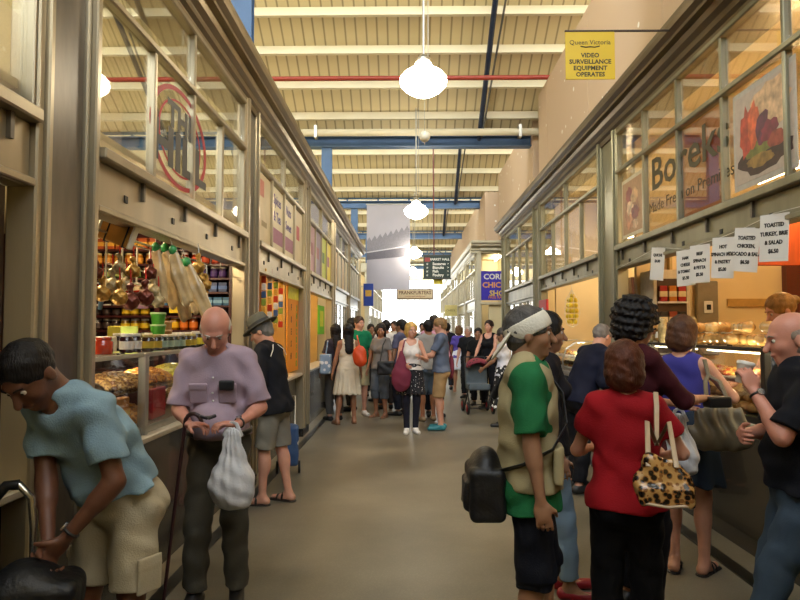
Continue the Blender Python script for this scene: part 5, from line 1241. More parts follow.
# tilted parcel strapped in black
pc = P(117, 231, 3.75); e = empty('strapped_parcel', tuple(pc), 0, 'tilted tan parcel with cream edges and black straps hanging in the jar shop', 'parcel')
Mx = Matrix.Rotation(R(20), 4, 'Y')
MB().bbox(-.09, .1, -.03, .03, -.075, .06, .008, Mx).build('parcel_body', hexm('#bf8a3c', .5), e)
MB().bbox(-.108, -.088, -.034, .034, -.08, .07, .008, Mx).bbox(-.1, .11, -.034, .034, .055, .072, .006, Mx).bbox(.098, .112, -.034, .034, -.08, .065, .006, Mx).build('cream_edging', hexm('#e6dfc8', .5), e)
for x in (-.04, .075): MB().bbox(x - .004, x + .004, -.037, .037, -.082, .076, .002, Mx).build('strap', blackm, e)
MB().tube([(0, 0, .06), (0, 0, .18)], .003, 5).build('string', ret, e)
# long pale bags with green ties
plb = mat('pale_dried_fish_in_film', '#b59a6c', .3, 0, .25, 14, .3, 40, coat=.4)
gtie = hexm('#1f7a3a', .4)
def longbag(key, px, py, Y, L_, lab, tilt=0):
    p = P(px, py, Y)
    if key in PROTO: o = copy_tree(PROTO[key])
    else:
        o = empty('hanging_bag'); sdf_build('film_bag', [cone((0, 0, -.02), (.0, 0, -L_ * .5),   .025, .058, .02, (0, 1, 0), .5), cone((0, 0, -L_ * .5), (.01, 0, -L_), .058, .045, .02, (0, 1, 0), .6)], .007, plb, o, noise=lambda X, Y, Z: .006 * np.sin(X * 110 + Z * 12 + L_ * 9))
        MB().lathe([(.012, -.03), (.026, -.02), (.028, .012), (.012, .03)], 10).build('green_tie', gtie, o); PROTO[key] = o
        MB().tube([(0, 0, .02), (0, 0, .1)], .002, 5).build('string', ret, o)
    o.location = p; o.rotation_euler = (0, R(tilt), 0); tag(o, lab, 'bag', 'pale film bags with green ties')
longbag('lb1', 156, 247, 4.15, .34, 'pale film bag with a green tie, leftmost of the hanging row', -4)
longbag('lb2', 165, 248, 4.35, .38, 'pale film bag with a green tie, second from the left', -8)
longbag('lb1', 173, 250, 4.2, .34, 'pale film bag with a green tie, third from the left', -14)
longbag('lb2', 178, 261, 4.4, .36, 'pale film bag with a green tie, fourth from the left', -6)
longbag('lb1', 184, 263, 4.6, .34, 'pale film bag with a green tie, fifth from the left', -14)
longbag('lb2', 187, 262, 4.3, .34, 'pale film bag with a green tie, rightmost of the hanging row', -20)
# gold and copper wrapped sweets and baubles
gold = mat('gold_foil', '#a57f3c', .3, .6, .3, 30, .5, 60); copper = mat('copper_foil', '#5e2a1c', .3, .5, .3, 30, .4, 50); silv = mat('clear_film_over_sweets', '#a8966c', .25, .2, .3, 30, .5, 50)
redr = hexm('#c02a1c', .4)
def bauble(px, py, Y, r, m, lab, n=1):
    p = P(px, py, Y); o = empty('wrapped_sweet', tuple(p), 0, lab, 'sweet', 'foil wrapped sweets on strings')
    sdf_build('foil_parcel', [ell((0, 0, -r * .2), (r, r * .9, r * .95), .02), cone((0, 0, r * .7), (0, 0, r * 1.5), r * .2, r * .45, .02)], .007, m, o, noise=lambda X, Y, Z: .005 * np.sin(X * 120 + Y * 60) * np.sin(Z * 110))
    MB().tube([(0, 0, r * .9), (.004, 0, r * 2.2), (0, 0, r * 3.4)], [.006, .005, .003], 6).build('ribbon', redr if n else ret, o)
where = ['left end of the cluster', 'second from the left', 'third from the left', 'middle left', 'in the middle, high', 'in the middle, low', 'right of the middle', 'beside the film bags', 'right end, low', 'right end, high', 'small one near the left frame', 'small one near the rack']
for i, (px, py, Y, r, m) in enumerate(((102, 292, 3.7, .05, gold), (112, 285, 3.8, .055, silv), (119, 296, 3.75, .05, gold), (126, 283, 3.9, .045, silv), (133, 270, 3.9, .045, gold), (130, 300, 3.85, .055, copper), (145, 296, 3.95, .055, copper), (153, 290, 4.1, .05, silv), (158, 300, 4.1, .045, silv), (150, 272, 4.0, .045, copper), (96, 272, 3.65, .04, copper), (119, 266, 3.8, .04, silv))):
    bauble(px, py, Y, r, m, 'foil wrapped sweet, ' + where[i])
for i, (px, py) in enumerate(((198, 266), (201, 278), (206, 284), (203, 293))):
    bauble(px, py, 4.7, .042 if i else .05, gold, 'gold foil sweet right of the film bags, %s' % ('topmost', 'second from top', 'third from top', 'lowest')[i], 0)
p = P(100, 298, 3.8); o = empty('string_of_tubes', tuple(p), 0, 'small grey blue garland hanging at the left of the jar shelves', 'garland'); MB().tube([(0, 0, .1), (.01, 0, .0), (0, 0, -.07)], [.008, .018, .012], 8).build('garland', hexm('#5a7488'), o)
p = P(142, 305, 4.0); o = empty('price_ticket', tuple(p), 0, 'pink price ticket hanging under the copper sweets', 'ticket'); MB().bbox(-.04, .04, -.002, .002, -.022, .022, .001).build('card', hexm('#cf9ab8', .6), o)
# extra dark goods behind: bottles by the window frame seen over the parcel
# ---- snack stall with the orange banner
for k, (px0, col) in enumerate(((264, '#d9c0a0'), (270, '#b83a1c'), (276, '#e0d0b0'), (281, '#4a4a6a'))):
    Yk = 7.1 + k * .35; e = empty('snack_strip', tuple(P(px0, 268, Yk)), 0, 'strip of small snack bags hanging in the second left stall, %s from the left' % ('first', 'second', 'third', 'fourth')[k], 'snacks', 'hanging snack strips')
    for j in range(9):
        MB().bbox(-.028, .028, -.008, .008, -.085 * j - .08, -.085 * j - .004, .006).build('snack_bag', hexm(('#d9a23a', '#b83a1c', '#d8d0c0', '#3f5a80', '#8a9a3a')[(j + k) % 5], .3), e)
    MB().tube([(0, .0, .3), (0, 0, -.76)], .003, 5).build('strip', ret, e)
e = empty('orange_banner', (-1.66, 9.1, 0), 0, 'tall orange banner with green and black signs standing in the second left stall opening', 'banner')
orb = mat('orange_printed_banner', '#e08a12', .6, 0, .05, 3)
MB().bbox(-.01, .01, -.42, .44, 1.0, 2.2, .003).build('banner_board', orb, e)
MB().bbox(.011, .014, -.4, .42, 2.02, 2.19, .001).build('yellow_heading', hexm('#d9d23a', .6), e)
Fm = lambda y, z: frame((.0125, y, z), (0, 1, 0), (0, 0, 1))
for j, ch in enumerate('SNACKFOOD'[:8]): textmesh(ch, .12, Fm(.27, 1.9 - j * .115), hexm('#3f9a3a', .6), 'lettering', e, bold=.004)
for j, ch in enumerate('FRESH'): textmesh(ch, .12, Fm(-.15, 1.9 - j * .17), inkm, 'lettering', e, bold=.003)
MB().bbox(-2.05, -1.68, 6.75, 8.6, .952, 1.3, .01).build('snack_counter', maroon); tag(C.objects['snack_counter'], 'low dark counter block inside the second left stall', 'counter')
row(lambda: box_item('snk', .1, .12, .16, '#c98a2a', '#b83a1c'), [(-1.8, y, 1.302) for y in xs(6.9, 8.5, .17)], 'orange packet on the dark snack counter', 'packet', 'orange packets on the snack counter')
wv_ = tag(MB().bbox(-3.9, -2.3, 9.3, 9.36, 0, 2.55, .01).build('goods_backboard', hexm('#b06a1c', .6)), 'orange brown backboard inside the snack stall', 'board')
e = empty('green_poster', (-1.7, 12.35, 1.75), 0, 'bright green and yellow poster in the third left stall', 'poster')
MB().bbox(-.01, .01, -.4, .4, -.25, .3, .003).build('poster_board', hexm('#6fbf1c', .6), e); MB().bbox(.011, .013, -.2, .25, -.1, .2, .001).build('yellow_patch', hexm('#d9d83a', .6), e)
# ---- posters and lettering on the left upper glass
def poster(label, y0, y1, z0, z1, col, txt=(), extra=None, xw=XL, s=-1, off=-.008, cat='poster'):
    e = empty('window_poster', (xw - s * off, (y0 + y1) / 2, (z0 + z1) / 2), 0, label, cat)
    h_, v_ = (y1 - y0) / 2, (z1 - z0) / 2
    MB().bbox(-.0015, .0015, -h_, h_, -v_, v_, .001).build('sheet', mat('poster_' + col.strip('#'), col, .5, 0, .06, 5), e)
    d = (0, 1, 0) if s < 0 else (0, -1, 0)
    for (t_, sz, dy, dz, c_) in txt: textmesh(t_, sz, frame((-s * .002 * 1, dy, dz), d, (0, 0, 1)), hexm(c_, .6), 'lettering', e, bold=sz * .02)
    for (a, b, c, dd, c_) in (extra or ()): MB().bbox(-s * .0018, -s * .0035, a, b, c, dd, .0005).build('printed_block', hexm(c_, .6), e)
    return e
bw = (9.55 - 6.65) / 4
poster('cream poster with a pink flower at the near end of the second left window row', 6.68, 6.65 + bw - .03, 2.56, 3.3, '#cdb98f', (), ((-.2, .0, .12, .3, '#c47a6a'), (-.1, .15, -.2, -.14, '#a08a60')))
poster('cream poster with large violet words in the second left window row', 6.67 + bw, 6.65 + 2 * bw - .02, 2.56, 3.3, '#d8c9a4', (('Spices', .17, 0, .22, '#4a3a7a'), ('& Tea', .17, 0, .02, '#4a3a7a')), ((-.33, .33, -.3, -.12, '#a06a80'),))
poster('cream poster with violet words and a mauve band, third in the row', 6.67 + 2 * bw, 6.65 + 3 * bw - .02, 2.56, 3.3, '#d8c9a4', (('Nuts', .17, 0, .22, '#4a3a7a'), ('Sweet', .16, 0, .02, '#4a3a7a')), ((-.33, .33, -.3, -.12, '#a06a80'),))
poster('cream poster with a red disc, last in the second left window row', 6.67 + 3 * bw, 9.55 - .02, 2.56, 3.3, '#cdb98f', (), ((-.12, .12, -.05, .15, '#b84a4a'),))
bw = (13.05 - 10.1) / 4
for i, (c_, lab) in enumerate((('#b58a94', 'dusty pink sheet, first in the third left window row'), ('#8a7a90', 'mauve sheet, second in the third left window row'), ('#b9c23a', 'lime sheet, third in the third left window row'), ('#d9c53a', 'yellow sheet, last in the third left window row'))):
    poster(lab, 10.12 + i * bw, 10.1 + (i + 1) * bw - .02, 2.56, 3.3, c_, (), ((-.15, .15, -.1, .1, ('#5f7a4a' if i == 2 else '#a06a70')),))
for k, (y0, y1) in enumerate(((13.55, 16.55), (17.0, 20.05))):
    bw = (y1 - y0) / 4
    for i in range(4): poster('%s panel, %s along the %s left window row' % (('tan', 'pale sand')[i % 2], ('first', 'second', 'third', 'last')[i], ('fourth', 'fifth')[k]), y0 + .02 + i * bw, y0 + (i + 1) * bw - .02, 2.56, 3.3, ('#c4a984', '#d0c0a0')[i % 2] if k == 0 else '#cfc8b8')
# red ring emblem on the nearest left window
e = empty('window_emblem', (XL - .0105, 4.45, 2.93), 0, 'round red ring emblem with dark letters on the upper glass over the jar shop', 'sign')
red = hexm('#b3262c', .5); dkk = hexm('#4a443c', .5)
def ringx(r0, r1, m, nm):
    q = MB(); n_ = 48; vs = []; fs = []
    for k in range(n_):
        a_ = 2 * math.pi * k / n_
        for rr_, x_ in ((r0, .0), (r1, .0), (r1, .003), (r0, .003)): vs.append((x_, rr_ * math.cos(a_) * 1.38, rr_ * math.sin(a_) * .88))
    for k in range(n_):
        for j in range(4): fs.append((k * 4 + j, ((k + 1) % n_) * 4 + j, ((k + 1) % n_) * 4 + (j + 1) % 4, k * 4 + (j + 1) % 4))
    return q.add(vs, fs).build(nm, m, e)
ringx(.365, .4, red, 'outer_ring'); ringx(.285, .3, red, 'inner_ring')
textmesh('THE', .24, frame((.004, .0, .12), (0, 1, 0), (0, 0, 1)), dkk, 'lettering', e, bold=.01, sx=1.2)
textmesh('HILL', .36, frame((.004, .0, -.12), (0, 1, 0), (0, 0, 1)), dkk, 'lettering', e, bold=.014, sx=1.5)
# ------------------------------------------------------------------ bakery on the right
# lettering and food pictures on the upper glass
bwr = (7.15 - 3.15) / 5
e = empty('window_lettering', (XR + .0105, 5.45, 2.97), 0, 'word Boreks with smaller line Made Fresh on Premises on the right upper glass', 'sign')
br = hexm('#3f3816', .5); Rf = lambda y, z, x=0: frame((x, y, z), (0, -1, 0), (0, 0, 1))
o1 = textmesh('Boreks', .43, Rf(-.0, .1), br, 'lettering', e, bold=.005, sx=1.25)
o1 = textmesh('Made Fresh on Premises', .145, Rf(-.0, -.2), br, 'lettering', e, sx=1.15)
foodm = picmat('printed_pastry_picture', ('#4a1c18', '#8a4a30', '#c08a5c', '#d9b890', '#7a4030'), 9); foodm2 = picmat('printed_wrap_picture', ('#2a1418', '#4a1c30', '#8a2f30', '#b5764a', '#c9b090'), 4.5)
def picture(label, y0, y1, z0, z1, blobs, border='#b5a98f', ground='#c9a884', seed=1):
    e = empty('food_picture', (XR + .01, (y0 + y1) / 2, (z0 + z1) / 2), 0, label, 'poster'); h_, v_ = (y1 - y0) / 2, (z1 - z0) / 2
    MB().bbox(-.004, -.001, -h_, h_, -v_, v_, .001).build('sheet', hexm(border, .5), e); MB().bbox(-.006, -.004, -h_ + .03, h_ - .03, -v_ + .04, v_ - .04, .001).build('print', hexm(ground, .5), e)
    r_ = random.Random(seed); hx, vx = h_ - .04, v_ - .05
    for k, (cy, cz, ry, rz, col) in enumerate(blobs):
        q = MB(); n_ = 18; pts = []
        for a in range(n_):
            t = 2 * math.pi * a / n_; f = r_.uniform(.78, 1.15)
            pts.append((-.0062 - k * .0002, max(-hx, min(hx, (-cy + ry * f * math.cos(t)) * hx)), max(-vx, min(vx, (cz + rz * f * math.sin(t)) * vx))))
        q.add(pts, [tuple(range(n_))]); q.build('printed_shape', picmat2(col), e)
def picmat2(col): return mat('print_' + col.strip('#'), col, .45, 0, .45, 14)
picture('small food photograph on the upper glass left of the Boreks lettering', 6.42, 7.05, 2.58, 3.22, ((0, 0, .8, .8, '#a06a48'), (-.3, .5, .35, .3, '#8a3a2a'), (.3, .4, .4, .3, '#c9a070'), (-.2, -.1, .4, .3, '#d0b088'), (.3, -.3, .4, .3, '#7a3428'), (-.3, -.6, .4, .3, '#b8805a'), (.35, -.75, .3, .2, '#c9a884')), '#cfc4a8', '#b08a64', 3)
picture('large photograph of a filled wrap on the upper glass right of the lettering', 3.86, 4.62, 2.58, 3.28, ((0, -.62, .95, .35, '#3a2018'), (.3, .5, .7, .55, '#c4a078'), (-.1, -.3, .6, .3, '#6a6a2a'), (-.55, .1, .3, .6, '#a83a24'), (-.3, .2, .2, .55, '#c85a30'), (.0, .05, .25, .4, '#5a1a3a'), (.25, -.1, .3, .25, '#7a1c34'), (.5, -.35, .3, .2, '#8a3a2a'), (-.1, -.65, .5, .15, '#8a6a30')), '#b5ada0', '#b5a595', 5)
struct(MB().box(XR + .06, XR + .12, 3.2, 7.1, 3.42, 3.8), 'trim_valance', mat('brown_valance', '#8a6a44', .6)) if 0 else None
tag(MB().bbox(XR + .03, XR + .034, 4.76, 5.54, 2.54, 3.32, .001).build('backing_sheet', paper('brown_paper', '#b5804c', .6)), 'brown paper sheet behind the second half of the Boreks lettering', 'sheet')
tag(MB().bbox(XR + .03, XR + .034, 5.58, 6.33, 2.54, 3.32, .001).build('backing_sheet', paper('cream_paper', '#f0dcb0', .6)), 'cream paper sheet behind the first half of the Boreks lettering', 'sheet')
# price sheets on a string
e = empty('string', (0, 0, 0), 0, 'thin string under the shutter box that the price sheets hang from', 'string')
sheets = [(657, 264, 6.55, ('QUICHE', '$4.00')), (685, 268, 5.85, ('HAM', 'CHEESE', '& TOMATO', '$5.50')), (699, 264, 5.55, ('BEEF', 'SPINACH', '& FETTA', '$5.50')), (722, 258, 5.1, ('HOT', 'SPINACH ROLL', '& PASTRY', '$5.00')), (745, 250, 4.7, ('TOASTED', 'CHICKEN,', 'AVOCADO & SALAD', '$6.50')), (773, 238, 4.3, ('TOASTED', 'TURKEY, BRIE', '& SALAD', '$6.50'))]
pts = [(XR - .05, 7.1, 2.26)]
for i, (px, py, Y, tx) in enumerate(sheets):
    p = P(px, py, Y); x = XR - .05; Yt = x / ((px - 409) / 640); z = 1.6 + (329 - py) / 640 * Yt
    e2 = empty('price_sheet', (x, Yt, z), 0, 'white price sheet on the string, %s from the left' % ('first', 'second', 'third', 'fourth', 'fifth', 'sixth')[i], 'price sheet', 'white price sheets on the string')
    h_ = .115 if i else .1; v_ = .15
    Mx = Matrix.Rotation(R(14), 4, 'Z') @ Matrix.Rotation(R((8, 0, 2, 5, 8, 4)[i]), 4, 'X')
    MB().bbox(-.0015, .0015, -h_, h_, -v_, v_, .0005, Mx).build('paper', white_p, e2)
    for j, t_ in enumerate(tx): textmesh(t_, .036, Mx @ Rf(0, .08 - j * .055, -.0025), inkm, 'lettering', e2, bold=.0012)
    pts.append((x, Yt, z + v_ + .004))
pts.append((XR - .05, 3.2, 2.3))
MB().tube(pts, .003, 5).build('cord', ret, e)
# red orange board behind the sheets
e = empty('menu_board', (XR + .9, 6.1, 2.42), 0, 'red orange board hanging behind the white price sheets', 'board')
MB().bbox(-.35, .9, -.02, .02, -.22, .2, .006).build('board', mat('red_orange_board', '#b0481a', .5, 0, .15, 4, stretch=(6, 1, 1)), e)
MB().tube([(-.2, 0, .2), (-.2, 0, 1.5)], .006, 6).tube([(.7, 0, .2), (.7, 0, 1.5)], .006, 6).build('chain', steel, e)
# side wall fittings seen behind (partition at Y 7.46 faces the camera)
PW = 7.44
e = empty('drinks_fridge', (2.87, 7.2, 0), 0, 'narrow white drinks fridge with red and amber packs in the bakery corner', 'fridge')
MB().bbox(-.2, .2, -.18, .22, 0, 2.25, .01).build('cabinet', hexm('#cfc4ac', .4), e)
MB().bbox(-.16, .16, -.185, -.181, 1.3, 2.15, .001).build('dark_interior', hexm('#4a3420', .5), e)
for j, z in enumerate((1.9, 1.62, 1.34)):
    MB().bbox(-.16, .16, -.22, -.186, z - .02, z, .002).build('rack', white_p, e)
for j, z in enumerate((1.9, 1.62)):
    for k in range(3): o = box_item('fr%d%d' % (j, k % 2), .08, .03, .17, ('#a3201c', '#c9761c', '#2a2420', '#8a3a1c')[(j * 2 + k) % 4], '#d9c9a0'); o.location = (2.87 - .1 + k * .1, 6.998, z + .001); tag(o, '%s pack on the %s rack of the drinks fridge' % (('left', 'middle', 'right')[k], ('upper', 'lower')[j]), 'packet', 'packs in the drinks fridge')
e = empty('switch_panel', (3.42, PW - .04, 1.75), 0, 'upright steel switch panel on the cream wall behind the bakery case', 'switch panel')
MB().bbox(-.12, .12, -.04, .04, -.45, .4, .01).build('panel', mat('grey_steel_panel', '#8a8578', .35, .5), e)
for z in (.1, -.25): 
    sk_ = MB().bbox(-.05, .05, -.055, -.04, z - .07, z + .07, .006).build('socket', white_p, e); MB().bbox(-.025, .025, -.062, -.055, z - .03, z + .03, .003).build('switch', blackm, sk_)
e = empty('soap_box', (3.64, PW - .05, 1.5), 0, 'small white dispenser on the wall beside the switch panel', 'dispenser'); MB().bbox(-.05, .05, -.05, .05, -.1, .1, .015).build('case', white_p, e); MB().bbox(-.03, .03, -.056, -.05, -.02, .05, .004).build('window', blackm, e)
struct(MB().box(3.0, 3.03, 7.38, 7.46, 0, 2.6), 'trim_4', hexm('#b89a5a'))
struct(MB().box(3.68, 4.3, 7.43, 7.46, 1.86, 1.95), 'trim_5', hexm('#b98f4a'))
struct(MB().box(4.32, 4.5, 7.36, 7.46, 1.0, 3.2), 'trim_6', hexm('#5a1c12'))
# bakery case
dkf = mat('dark_case_frame', '#2a2620', .35, .3)
ce = case('long glass bakery case on the right counter with bread and rolls on two levels', 2.36, 2.86, 3.2, 7.1, .95, 1.47, (1.22,), (4.28, 5.4, 6.3), dkf, 1)
strip_m = mat('lit_case_strip', (1, .85, .6), .4, 0, 0, emit=7, ecol=(1, .86, .55))
for y in (3.3, 4.35, 5.45): MB().bbox(2.42, 2.44, y, y + .9, 1.425, 1.437, .003).build('light_strip', strip_m, ce)
for y in (3.7, 4.8, 5.9): l = point('case_light', (2.5, y, 1.36), 5.0, (1, .85, .55), .03); l.parent = ce
bread = mat('crusty_bread', '#b07a3c', .6, 0, .3, 12, .4, 50); bread2 = mat('pale_bread', '#c9a060', .6, 0, .25, 10, .3, 50); pie = spotmat('savoury_slices', '#a0441c', '#c9a24a', 30, .5, .5, kind='noise')
def loaf(key, r, m, slash=True):
    if key in PROTO: return copy_tree(PROTO[key])
    o = empty('bread_roll'); sdf_build('crust', [ell((0, 0, r[2] * .8), r, .02), plane((0, 0, .002), (0, 0, -1), .004)], .007, m, o, noise=lambda X, Y, Z: .002 * np.sin(X * 90) * np.sin(Y * 80))
    if slash: MB().tube([(-r[0] * .5, -.01, r[2] * 1.72), (0, 0, r[2] * 1.82), (r[0] * .5, .01, r[2] * 1.72)], .004, 5).build('score_mark', bread2, o)
    PROTO[key] = o; return o
n = 0
for row_, (x, z) in enumerate(((2.47, 1.002), (2.6, 1.002), (2.53, 1.065))):
    for y in xs(3.32 + .05 * (row_ % 2), 6.9, .145):
        o = loaf('roll', (.06, .068, .036), bread, True); o.location = (x, y, z); o.rotation_euler[2] = random.uniform(-.5, .5)
        tag(o, 'crusty bread roll in the %s of the bakery case, %s from near' % (('front row', 'back row', 'upper layer')[row_], ordn(round((y - 3.3) / .145))), 'bread roll', 'rolls on the case floor, ' + ('front', 'back', 'upper')[row_])
for k, y in enumerate(xs(3.35, 6.9, .33)):
    o = empty('food_tray', (2.58, y + .1, 1.222), 0, 'steel tray of savoury slices on the glass shelf, %s from the near end' % ('first', 'second', 'third', 'fourth', 'fifth', 'sixth', 'seventh', 'eighth', 'ninth', 'tenth', 'eleventh')[k], 'tray', 'trays on the glass shelf of the bakery case')
    MB().bbox(-.17, .17, -.14, .14, 0, .02, .006).build('tray', steel, o)
    s_ = sdf_build('slices', [ell((0, 0, .03), (.15, .12, .05), .02), plane((0, 0, .015), (0, 0, -1))], .01, pie, o, noise=lambda X, Y, Z: .008 * np.sin(X * 60) * np.sin(Y * 70)); s_['kind'] = 'stuff'
# bagged bread on top of the case
film = mat('film_wrapped_bread', '#c2995c', .22, 0, .35, 14, .6, 40, coat=.8)
def bagged(key, L_, r):
    if key in PROTO: return copy_tree(PROTO[key])
    o = empty('bagged_bread'); sdf_build('bagged_loaf', [cone((-L_, 0, r * .8), (L_, 0, r * .8), r, r, .02, (0, 0, 1), .75), cone((L_, 0, r * .8), (L_ + .07, 0, r), r * .7, r * .3, .03)], .008, film, o, noise=lambda X, Y, Z: .005 * np.sin(X * 60 + Y * 30) + .003 * np.sin(Y * 120))
    MB().tube([(L_ + .05, -.02, r * 1.0), (L_ + .05, 0, r * 1.25), (L_ + .05, .02, r * 1.0)], .006, 6).build('tie', white_p, o); PROTO[key] = o; return o
nth = ('first', 'second', 'third', 'fourth', 'fifth', 'sixth', 'seventh', 'eighth', 'ninth', 'tenth', 'eleventh', 'twelfth')
for k, y in enumerate(xs(3.4, 6.9, .3)):
    o = bagged('bb1', .16, .055); o.location = (2.6, y, 1.475); o.rotation_euler[2] = R(70 + random.uniform(-25, 25)); tag(o, 'bagged bread lying on the bakery case, %s from the near end' % nth[k], 'bread', 'bagged bread, lower layer')
for k, y in enumerate(xs(3.5, 6.9, .36)):
    o = bagged('bb2', .13, .05); o.location = (2.56, y, 1.575); o.rotation_euler[2] = R(60 + random.uniform(-30, 30)); tag(o, 'bagged bread on top of the heap, %s from the near end' % nth[k], 'bread', 'bagged bread, upper layer')
for k, y in enumerate((5.6, 5.9, 6.25, 6.6)):
    e = empty('upright_bag', (2.46, y, 1.475), 0, 'clear upright bag of biscuits on the far part of the bakery case, %s of four' % nth[k], 'bag', 'clear bags of biscuits')
    sdf_build('film_bag', [cone((0, 0, .02), (0, 0, .13), .05, .055, .03, (1, 0, 0), .7), cone((0, 0, .15), (0, 0, .2), .02, .035, .03)], .008, silv, e, noise=lambda X, Y, Z: .004 * np.sin(Y * 100 + Z * 30)); MB().bbox(-.06, -.057, -.03, .03, .04, .1, .001).build('card', white_p, e)
# ---- second right stall: curved glass counter, lemons, red sign
e = empty('curved_display_case', (2.5, 9.6, .95), 0, 'curved glass food counter full of pastries in the second right stall', 'display case')
MB().bbox(-.2, .35, -1.3, 1.3, 0, .05, .006).build('base', steel, e)
prof_ = [(-.2, .05), (-.21, .2), (-.15, .36), (-.02, .45), (.35, .47)]
q = MB()
for i in range(len(prof_) - 1):
    (a0, z0), (a1, z1) = prof_[i], prof_[i + 1]; q.add([(a0, -1.28, z0), (a0, 1.28, z0), (a1, 1.28, z1), (a1, -1.28, z1)], [(0, 1, 2, 3)], True)
q.build('curved_glass', glass_c, e)
for y in (-1.29, 0, 1.29): MB().tube([(a, y, z) for a, z in prof_], .012, 6).build('rib', steel, e)
MB().bbox(-.12, .32, -1.25, 1.25, .22, .23, .003).build('shelf', steel, e)
l = point('case_light', (.1, 0, .4), 14, (1, .88, .6), .05); l.parent = e
for k, y in enumerate(xs(-1.1, 1.15, .3)):
    for j, z in enumerate((.235, .055)):
        o = empty('pastry_tray', (2.6, 9.6 + y, .95 + z), 0, 'tray of pastries on the %s level of the curved counter, %s from the near end' % (('upper', 'lower')[j], nth[k]), 'tray', 'pastry trays in the curved counter')
        MB().bbox(-.15, .15, -.13, .13, 0, .015, .004).build('tray', white_p, o)
        s_ = sdf_build('pastries', [ell((0, 0, .03), (.13, .11, .05), .02), plane((0, 0, .01), (0, 0, -1))], .012, (pie, bread2, nut)[(k + j) % 3], o, noise=lambda X, Y, Z: .012 * np.sin(X * 70) * np.sin(Y * 75)); s_['kind'] = 'stuff'
yel = mat('lemon_peel', '#d9b81a', .45, 0, .1, 20, .3, 90)
pl_ = P(572, 300, 9.6); lem = None
random.seed(9)
e0 = empty('lemon_net', tuple(pl_), 0, 'white string net of lemons hanging over the curved counter', 'net'); q = MB().tube([(0, 0, .16), (0, 0, 1.0)], .004, 5)
for a_ in range(8):
    t_ = a_ * math.pi / 4; q.tube([(0, 0, .16), (.1 * math.cos(t_), .1 * math.sin(t_), 0), (.12 * math.cos(t_), .12 * math.sin(t_), -.2), (.08 * math.cos(t_), .08 * math.sin(t_), -.37), (0, 0, -.41)], .0025, 4)
q.build('net', ret, e0)
k = 0
for z, nn, rr_ in ((.06, 1, 0), (.0, 3, .048), (-.08, 4, .06), (-.16, 4, .066), (-.24, 4, .062), (-.32, 3, .045)):
    for j in range(nn):
        t_ = 2 * math.pi * j / nn + z * 9
        if lem is None:
            lem = MB().lathe([(.002, -.045), (.012, -.04), (.03, -.022), (.037, 0), (.03, .022), (.012, .04), (.002, .045)], 12).build('lemon', yel); o = lem
        else: o = lem.copy(); link(o)
        o.location = (pl_.x + rr_ * math.cos(t_), pl_.y + rr_ * math.sin(t_), pl_.z + z); o.rotation_euler = (random.uniform(0, 3), random.uniform(0, 3), 0)
        tag(o, 'lemon inside the hanging string net', 'lemon', 'lemons in the net')
e = empty('red_sign', (XR - .05, 10.95, 1.78), 0, 'red upright sign with a pale blue figure in the second right stall', 'sign')
MB().bbox(-.02, .02, -.3, .3, -.32, .32, .006).build('board', hexm('#b01c1c', .5), e)
sdf_build('blue_figure', [ell((-.022, 0, .12), (.008, .07, .07), .01), ell((-.022, 0, -.06), (.008, .1, .13), .02), ell((-.022, .09, .03), (.008, .07, .03), .02)], .008, hexm('#8fc4d4', .5), e)
struct(MB().box(XR + .02, XR + .06, 7.86, 7.9, .95, 2.2), 'trim_7', hexm('#3f9a4a'))
e = empty('wall_fridge', (4.1, 11.3, 0), 0, 'dark upright cabinet against the wall beyond the lemons', 'cabinet'); MB().bbox(-.25, .25, -.2, .2, 0, 2.5, .01).build('body', hexm('#3a1c14'), e); MB().bbox(-.2, .2, -.22, -.2, 1.2, 2.4, .006).build('door', hexm('#5a2a1c'), e)
# back wall shelf with bottles for the third stall's lit windows
# ---- signs in and over the aisle
# yellow surveillance sign on a bracket from the right cornice
p = P(590, 55, 5.2); e = empty('surveillance_sign', tuple(p), 0, 'yellow hanging sign reading VIDEO SURVEILLANCE EQUIPMENT OPERATES by the right cornice', 'sign')
ys_ = mat('yellow_sign_board', '#cfae12', .5, 0, .04, 3); dkt = hexm('#3a3410', .6)
MB().bbox(-.168, .168, -.004, .004, -.17, .16, .002, Matrix.Shear('XZ', 4, (0.0, 0.0))).build('board', ys_, e)
MB().bbox(-.17, .6, -.008, .008, .16, .172, .002).build('bracket_bar', mat('dark_brown_metal', '#3a2a1c', .5), e)
Sf = lambda x, z, y=-.005: frame((x, y, z), (1, 0, 0), (0, 0, 1))
textmesh('Queen Victoria', .045, Sf(0, .085), dkt, 'lettering', e)
MB().tube([(-.065, -.005, .06), (-.03, -.005, .052), (0, -.005, .056), (.03, -.005, .052), (.065, -.005, .06)], .004, 5).build('flourish', dkt, e)
for j, t_ in enumerate(('VIDEO', 'SURVEILLANCE', 'EQUIPMENT', 'OPERATES')): textmesh(t_, .042, Sf(0, -.005 - j * .044), dkt, 'lettering', e, bold=.0012)
e.scale = (1.21, 1, 1.21)
